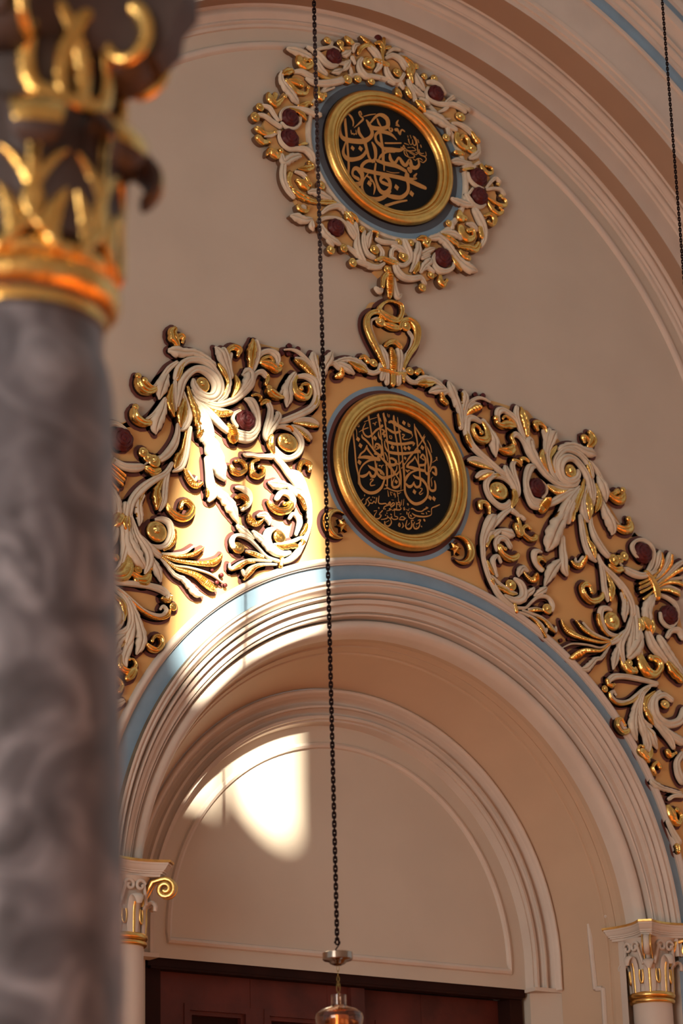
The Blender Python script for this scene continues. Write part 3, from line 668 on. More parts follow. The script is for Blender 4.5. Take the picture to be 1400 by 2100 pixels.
WREATH = '''lc -596,4186,24.2 -560,4186,44.6 -515,4184,45.8 -475,4178,38.3
vg -540,4154,35.1 -533,4126,46.6 -501,4116,41.4 -468,4138,31.1 -475,4162,27.1 -504,4153,18.1
Bg -365,4304,21.8,19.4
sc -340,4300,14.5 -349,4278,16.8 -378,4257,16.9
Bg -290,4312,22.8,19.5
sg -291,4292,23.6 -281,4274,21.3
sc -481,4229,22 -449,4220,32 -413,4197,42.2 -385,4175,40.8 -344,4168,30.8 -311,4186,17.3
sc -433,4229,17.1 -391,4253,17.7 -337,4270,23.3 -300,4266,17
Rr -330,4226,42
lc -345,4134,7.1 -312,4147,31 -282,4168,10.1
sc -434,4167,28 -415,4135,37.7 -383,4114,27.9
sc -566,4070,21.6 -526,4082,31.5 -477,4074,33.4 -437,4071,24.7
lg -635,4034,16.4 -615,4051,36.5 -590,4066,32.4 -574,4064,12.6
lc -639,4044,19.3 -644,4005,29.8 -624,3973,41.3 -593,3945,45.9 -562,3914,36.7 -548,3903,11.4
vg -616,4006,22.9 -592,3987,27.6 -569,3964,35.5 -537,3962,22.8 -500,3973,16.5 -491,4006,14.9
vg -592,4013,27.2 -559,4015,44.8 -531,4009,34.2
sg -440,4097,25.8 -404,4089,20.5 -350,4092,7.9
sc -494,4054,17.4 -462,4045,32.5 -417,4051,36.7 -355,4073,38.7 -288,4105,34.9
vg -434,4023,20.3 -435,3993,27.1 -415,3976,47.6 -394,3993,19.9
sc -398,4011,13.4 -335,4053,10.1
vg -717,3908,17.1 -710,3881,40.5 -682,3859,38.8 -654,3882,29.4 -626,3917,13.2
sg -681,3912,26.2 -686,3888,22.5
Bg -766,3820,22.6,22.3
Bg -794,3760,25.3,26.6
sc -750,3832,19.6 -715,3831,26.2 -691,3805,22.6 -668,3778,18
sc -774,3777,22.6 -739,3780,24.6 -696,3763,25.6 -653,3749,25.4
Rr -598,3812,46.3
sc -652,3787,15.3 -648,3825,13.9 -619,3859,13.3 -563,3876,18.6 -503,3879,31.9 -458,3873,31.7 -426,3879,29.9
lg -599,3858,15.9 -555,3856,25.1 -524,3843,27.1 -508,3825,9.2
sc -548,3828,12.7 -543,3800,14.6 -565,3771,13.2
vg -546,3892,13.9 -514,3905,33.8 -489,3924,21.1 -469,3922,16.3
Rr -601,3702,48
sc -658,3722,15.1 -662,3695,16.7 -647,3663,22.4 -608,3644,23.6 -560,3658,28.7 -516,3667,36.5 -480,3647,40.9 -469,3617,22
sc -645,3770,17.8 -621,3755,20.1 -573,3763,16.9 -541,3797,13.7 -536,3832,11.6
sg -551,3679,10 -527,3693,17.1 -507,3699,10.7
vg -784,3701,30.3 -760,3689,33.1 -729,3687,21.2 -685,3711,10
vg -781,3654,35 -757,3639,31.4 -718,3650,14.1
sc -741,3673,10.3 -702,3688,16.5 -666,3720,13
vg -731,3580,13.7 -719,3606,27.4 -696,3594,46.9 -672,3586,26.2 -656,3620,13.8
lc -652,3599,26.2 -637,3566,38 -593,3601,42.8 -549,3624,26.8
sc -637,3559,30.4 -644,3510,35.4 -639,3464,34.2 -617,3426,31 -586,3398,22.1
vg -603,3518,28.6 -615,3481,27.6 -604,3448,21.4
lg -555,3553,10.6 -518,3563,34.1 -482,3584,30.3 -494,3599,27.1
sg -516,3520,17.9 -504,3501,22.3
sc -571,3534,15.5 -535,3532,25 -512,3517,22.1
vg -560,3489,25.5 -533,3478,55.7 -509,3466,31.7 -496,3488,17.1
lg -589,3430,25.9 -562,3416,41.9 -518,3406,36 -475,3403,22.3 -415,3415,25 -362,3429,21.6 -342,3431,7.5
lc -494,3449,21.2 -461,3457,42.1 -422,3450,44.3 -374,3444,20
Bg -428,3503,26,24.1
vg -563,3357,22 -552,3339,25 -516,3341,20 -504,3362,17
Bc -528,3359,18.6,16.4
lc -600,3297,15.1 -572,3297,46.2 -533,3293,43.6 -489,3308,20.6
sc -486,3294,23.8 -486,3269,33.4 -479,3256,13.2
sc -424,3358,16.4 -387,3393,26.3 -338,3417,32.3 -306,3411,35.7 -299,3391,13.3
sc -445,3309,19.6 -413,3332,20.1 -364,3348,18.1 -320,3349,20.5 -288,3331,22.5 -261,3298,27.2 -242,3274,18.1
Rr -346,3302,44.2
lc -434,3290,26.7 -415,3258,40.1 -384,3238,38.6 -352,3228,33.2 -326,3220,16.6
sc -392,3221,26.5 -369,3202,17.7
Bg -379,3177,24.1,23.7
Bg -304,3205,21.8,22.7
sc -280,3217,21.3 -248,3203,26.3 -224,3184,22.4
lg -290,3393,22.7 -275,3375,50 -255,3347,22.7
lg -262,3393,30.8 -234,3379,27.1 -224,3363,15.9
sc -280,3341,27.2 -256,3318,36.3 -237,3290,31.8
sc -235,3349,25.9 -228,3314,25.5 -225,3278,24.7 -227,3234,38 -216,3197,40.3 -193,3166,31.7
Bg -193,3334,19.1,18.5
sc -179,3327,15.3 -188,3288,24.1 -186,3245,30.7 -167,3209,31.4 -130,3200,24.8
lc -142,3329,18.2 -160,3288,37.7 -165,3250,23.7
sg -133,3335,11.8 -109,3334,18.4 -110,3312,12.3
Bg -125,3242,27.7,25.9
Bg -252,3144,23.1,24.9
sc -225,3154,22.9 -185,3154,30.9 -140,3150,30.1 -95,3158,25.4
sc -106,3302,24.6 -77,3296,27.8 -37,3302,26.1 8,3313,17.2
sc -102,3267,22 -79,3238,26 -90,3196,18.3
sc -161,3143,26.1 -112,3151,24.4 -71,3183,15.9
sg -120,3188,16.1 -85,3206,26 -46,3202,32.8 4,3202,27.9
Bg -50,3157,23.1,22.2
sg -58,3129,32.8 -79,3102,26.6 -86,3057,19
rg -43,3133,39.5 -46,3075,44.3 -48,3018,29.5
sc -20,3112,26 -12,3062,31.7 2,3026,36.3 25,3044,12
sc -121,3040,25.5 -101,3031,32.9 -83,3053,10.1
sc -25,3234,23.6 -18,3267,20.7 18,3293,24
lc -12,3295,24.7 27,3287,35.9 57,3272,31.9
sc 59,3331,32.6 68,3302,43.8 82,3270,42.4 80,3234,26.2 49,3204,24.3 14,3200,24.9 -15,3219,27
Bg 48,3248,31.2,27.8
Bg 24,3322,19.8,18.9
Bg 97,3336,19.9,18.9
sc -6,3195,27.3 12,3155,44 51,3138,38.1 101,3146,34.3 147,3162,29.1 171,3137,22.3
Bg 155,3113,23.5,21.4
lc 140,3342,25.2 138,3306,37.7 122,3271,45.7 110,3224,27.1 88,3183,13
lg 136,3243,13.7 124,3209,31.2 108,3179,17.3
lc 163,3295,24.2 205,3323,32.5 239,3341,12.3
sc 162,3272,24.4 204,3296,20.4
lc 149,3198,25.3 170,3230,33.1 202,3264,37.9 205,3279,14.4
sc 159,3205,16.1 190,3226,27 223,3212,21.2
Bg 212,3193,22.1,20.2
lg 136,3364,13 172,3373,46.4 186,3350,40.6 208,3378,20.9
Rr 285,3303,50.5
sc 246,3320,13.1 229,3289,19.3 232,3254,28 256,3229,40.7 303,3236,29.3 345,3264,20.8 352,3293,14.5
lc 213,3388,25.5 265,3406,43 310,3386,44.9 349,3346,45.7 389,3311,45 429,3290,58.1 465,3285,49 496,3284,12.1
lg 338,3325,11.5 362,3296,28.6 396,3264,14.2
vg 265,3200,20.3 264,3173,33.6 284,3160,33.6 305,3188,16.8
lg 286,3425,20.3 327,3417,36.8 377,3396,27
lc 292,3440,22.3 354,3451,38.3 406,3440,25.9
lg 382,3386,13.5 434,3395,27.4 487,3399,37.6 512,3433,30
vg 404,3500,33.4 412,3462,46.6 447,3444,42.1 485,3467,30.9 482,3503,28.5 450,3490,21.2
sc 452,3531,14.7 483,3530,32.5 503,3513,29.1
sc 504,3614,41.3 528,3574,53 551,3525,45.5 553,3471,29.8 530,3428,22.4
sg 525,3523,28 533,3479,28
vg 396,3363,22.9 416,3345,33.2 442,3338,31.3
vg 403,3582,27.3 406,3551,52.1 435,3554,27.9
Bg 336,3503,20.5,19.3
sc 353,3519,10.8 356,3484,21.5
lc 375,3852,22.3 401,3860,38.6 445,3864,27.7 489,3869,23.8
sc 444,3837,17.4 480,3858,22.4 515,3856,21.1
sg 439,3824,14.5 479,3839,18.1 515,3852,7.3
lc 491,3904,20.8 519,3923,38.2 547,3955,28.2
sc 516,3872,13.9 543,3891,20.9
Rr 534,3807,49.9
sc 469,3813,14.4 480,3777,19.9 514,3755,23.1 557,3748,21.8
vg 556,3883,19.9 568,3859,30 594,3847,24.8 626,3860,18.4 618,3885,19.6 587,3884,16.4
Rr 537,3704,47.7
sc 472,3702,14.4 495,3735,14.4
sc 453,3689,24.6 469,3663,34.5 495,3643,31.3 538,3643,21.9 571,3667,13.8
lc 360,3641,21.1 398,3636,37.3 451,3635,35.6 495,3643,22.8
sc 585,3767,14.4 619,3811,21.2 647,3834,23.1 670,3821,24.2
Bg 663,3806,13.1,11.1
sc 589,3756,18.2 634,3773,19 674,3776,22.6 693,3758,25.1
Bg 677,3743,15,11.1
vg 586,3709,9.3 621,3695,18 665,3688,20.3 701,3698,21.2 698,3724,25.2 681,3731,18.7
vg 585,3690,10 614,3651,24.6 648,3637,23.7 681,3657,19.5 664,3672,19.9
vg 563,3603,14.1 599,3620,24.9 624,3600,33.6 613,3567,20.8 583,3574,22.1
Bg 172,4326,17.4,17.9
Bg 220,4284,19.3,19.1
Bg 283,4291,22.2,20
lc 166,4281,19.4 181,4243,49.6 212,4211,24.9
lc 141,4207,24.8 166,4183,43 210,4171,22.7
sc 190,4148,18.2 224,4138,32.2 241,4132,18.7
sc 242,4257,23.6 273,4263,34.1 312,4255,34.2 341,4224,25.2
Rr 288,4206,43.7
sc 241,4226,15 226,4194,17.3 238,4162,24.5 285,4153,25.2 338,4160,30.8 391,4176,31.9 435,4173,31.9 470,4158,24.1
lc 356,4182,17.3 398,4219,27.8
lc 427,4195,18.4 484,4180,28.6 497,4168,10.2
Bg 439,4121,32.6,25.9
lg 159,4123,18.9 184,4111,54.1 202,4085,29.6
lc 212,4077,25.4 256,4074,56.6 303,4064,59.3 350,4047,40.5 406,4040,26.1
sc 353,4032,23.4 360,3995,18.7
Bg 342,3976,23.9,21.7
sc 300,4106,10.5 336,4129,20.7 359,4151,17.3
sc 325,4075,9.4 369,4087,9.4
sc 386,4069,15.9 434,4075,25.8 482,4061,33.7 520,4033,24.9
vg 409,4017,26.2 408,3982,34 432,3954,37.8 472,3953,27.7 479,3994,33.8 453,4018,24.6 430,3992,17.5
lg 499,4051,20.2 520,4025,30.4 535,4010,40.4
Bg 499,3959,37.2,29.7
lc 545,4001,13.3 543,3954,23.7 514,3918,21.3
vg 400,3909,28 439,3913,24
lg 120,4326,29.8 136,4304,40.5 126,4261,38.7 133,4228,13.9
sg -256,4350,24.2 -240,4335,41.2 -212,4334,12.6
lc -292,4242,10.4 -259,4260,37.2 -229,4288,10.1
lc -278,4162,6.8 -257,4191,30.9 -235,4225,10.4
lc -302,4196,11 -269,4207,20.8 -235,4233,10.1
lc -212,4290,15.3 -202,4324,27.6 -177,4339,17.3
lc -221,4252,23.9 -206,4226,14.3
sg -187,4286,21.9 -173,4317,30.7 -139,4344,24.8 -100,4352,19.3
sc -118,4342,28.5 -85,4325,44 -64,4297,37.9 -58,4256,31.8 -80,4222,21
sc -162,4266,21.3 -180,4234,28 -173,4197,38.3 -145,4175,39.6 -107,4183,23.2 -60,4189,19.6
Bg -121,4256,39.2,35.3
rg -167,4385,14.2 -138,4371,28.2 -100,4356,24 -67,4331,12.2
br -45,4424,23.8
lg -79,4374,17.8 -53,4386,27.6 -41,4362,36.5 -42,4331,21.2 -43,4295,21.2
lg -26,4418,20.5 -32,4377,24.5
lg 11,4382,17.9 -15,4370,21.5
sg -82,4280,25.6 -53,4277,34 -10,4274,29.7
sc -13,4316,20.8 26,4340,31.4 73,4331,38.7 102,4297,39.8
sc -19,4260,23.4 -8,4225,34.2 25,4200,26.4 64,4211,20.5 91,4255,21.4
sc -1,4188,17.1 29,4185,21.4
Bg 53,4255,28,26.9
lg 57,4346,12.8 99,4343,27.5 137,4323,34.9 149,4292,24
lg 110,4300,19 122,4264,38.3 137,4226,19.3
sc -12,4336,10.2 28,4376,21 71,4385,19.3
lc 68,4201,29.5 84,4178,19.7
sc 120,4224,28.7 139,4172,28.8 159,4127,24.1
Bg -253,4123,29.7,26.3
Bg -190,4144,22.9,20.2
Bg -110,4155,23.1,20.3
lg 41,4162,14 48,4137,43.8 62,4126,24.3
lg 101,4180,19.2 113,4152,34.1 125,4136,19.7
sc -236,4194,13.6 -228,4165,18.1'''
CAL_TOP = '''wg -261,3913,4.7 -265,3889,15.1 -257,3783,13.2 -252,3667,12.9 -256,3612,15.2 -245,3580,27.7 -215,3570,27.1 -185,3587,20.2 -174,3617,19.5 -181,3646,33.6 -208,3659,23 -228,3642,12.9 -229,3615,16.7 -199,3605,20.8
wg -284,3897,4.5 -297,3848,11.6 -291,3809,22.2 -267,3798,27.4 -218,3803,26.8 -162,3818,26.6 -121,3848,20.3 -105,3880,20 -119,3917,22.6 -136,3938,11.4
wg -133,3936,11.4 -114,3910,23.3 -64,3915,22 -13,3939,20.5 -9,3977,27.9 -31,3993,26.6 -61,3991,15.2 -87,3968,12.2 -113,3933,8.2
wg -153,3956,4.1 -117,3975,5.9 -81,3990,3.4
wg -72,3965,7.9 -63,3943,14.9 -48,3929,5.8
wg -243,3941,11.1 -228,3931,13.6 -217,3907,9.5 -220,3884,4.8
wg -213,3877,3.2 -184,3908,8.1 -158,3940,11.1 -173,3952,11.4 -182,3967,8 -172,3977,9.6 -167,3963,8.7
wg -233,3857,4.3 -229,3838,7.8 -219,3845,4.9 -216,3837,6.6 -209,3846,4.2 -201,3844,6.4 -203,3866,4.1
wg -185,3885,8 -186,3862,18.5 -172,3843,17 -157,3834,11.1
wg -265,3785,7 -278,3749,11 -282,3717,19.3 -260,3696,26.5 -221,3703,21 -175,3729,17.6 -144,3774,13.7 -147,3823,10.3
dg -226,3762,23.7
dg -179,3773,26.6
wg -107,3825,11.3 -93,3802,21.9 -89,3766,18 -96,3738,12.4 -121,3721,12.2
wg -153,3817,21.7 -139,3771,16.3 -130,3741,14.6 -111,3720,11.3
wg 41,3885,5.7 16,3901,16.3 -14,3906,21 -60,3898,16.7 -86,3872,14.3 -82,3841,17 -57,3826,22.4 -38,3813,19.7 8,3821,22.7 54,3830,19.9 85,3848,8.3
wg -55,3885,15.8 -51,3850,15.9 -43,3798,15.5 -45,3752,17 -46,3729,15
wg -29,3845,8.8 15,3857,8.8 68,3873,7.1
wg -76,3734,4.3 -59,3766,12.3 -23,3799,12.3 23,3816,17.1
wg -3,3791,10.7 1,3764,22.9 26,3753,15.1 52,3788,13.2 72,3766,25 92,3758,18 119,3797,13.8 127,3763,26.6 153,3761,19.3 174,3785,13.9 170,3812,10.8
wg 8,3940,8.2 -3,3928,10.5 9,3920,10.6 18,3934,10.5 8,3940,7.9
wg 56,3995,4.4 45,3974,12.8 60,3964,8.7 39,3963,4.8
wg 38,3937,17.7 48,3940,13.3
wg 48,3943,13.9 63,3919,10.3 69,3939,8.7 79,3949,9.2 92,3944,7.8
wg 104,3743,11.5 116,3728,14.2 124,3744,14.5 109,3749,10.7
wg -101,3727,17.4 -141,3716,16.3 -172,3685,17.1 -168,3663,22.5 -93,3666,21.4 7,3676,21.4 88,3680,24.3 169,3670,25.1 205,3666,20.1
wg -81,3735,17.5 -31,3733,21.9 35,3738,24.6 90,3726,17.6
wg -27,3693,2.9 8,3694,4.5 49,3705,3.5
wg 95,3718,14.4 89,3689,15.9 102,3656,17.9 96,3614,17.3 59,3576,20.4 13,3564,25.2 -27,3562,18.7
wg 157,3730,6.7 140,3707,15.3 155,3702,8.3 109,3690,15.2 102,3711,16.7
wg -91,3716,9.7 -99,3655,13.3 -86,3605,16.5 -67,3574,25.3 -37,3573,24.4 -10,3607,18.3 -14,3647,22.6 -43,3662,23.1 -64,3642,15.8 -60,3626,19.6 -25,3621,19.8
wg -40,3744,10 -42,3694,8
wg -139,3649,5.8 -170,3600,8.8 -177,3553,17.9 -153,3520,26.4 -99,3521,24.2 -48,3548,20.1 -11,3589,16.3
wg -144,3634,10.8 -115,3619,9 -101,3587,12.3 -110,3545,3.8
dg -133,3597,28.4
wg -127,3636,5.3 -122,3617,18.1
dg 30,3621,28.8
dg 121,3611,28.9
wg -40,3503,14.7 27,3539,12.4 89,3566,8.3
wg 145,3931,6.6 160,3923,6.8 167,3891,6.3 170,3852,6.6 186,3840,6.3 213,3837,6.6 219,3823,5.3 199,3802,4.9 181,3806,4.5
wg 138,3910,4.8 143,3885,6.8 156,3886,6.1 159,3905,6.4 148,3926,6.8
wg 114,3906,8.1 120,3884,5.1 131,3881,3.6 137,3894,3.8
wg 89,3877,5.8 113,3876,3.6
wg 66,3849,5.6 76,3850,4.8 83,3865,5.7 91,3850,6.7 111,3843,4.2 141,3851,4.4 157,3859,4.9 145,3868,4.8 132,3868,4.3
wg 86,3842,4.3 84,3825,6.5 95,3811,6.4 125,3808,5.3 149,3822,5.2 135,3831,4.8 117,3834,4.5
wg 87,3837,4.1 119,3840,4.2 141,3837,4.5 156,3833,3.9 167,3844,4.7 155,3845,3.6
wg 96,3831,5.1 107,3814,5.1
wg 177,3867,4.8 180,3851,6.8 195,3850,4 204,3855,3
wg 188,3895,6.5 191,3885,6.5
wg 217,3865,4 220,3845,3.2 204,3841,3.3
wg 139,3806,4.8 151,3801,5.1 164,3814,3.7 185,3819,5.8 194,3813,5
wg 125,3931,4.2 131,3917,4.2
wg 110,3924,4.7 111,3916,4.7
wg 171,3920,5 177,3905,5
wg 106,3858,3.2 124,3864,3.2'''
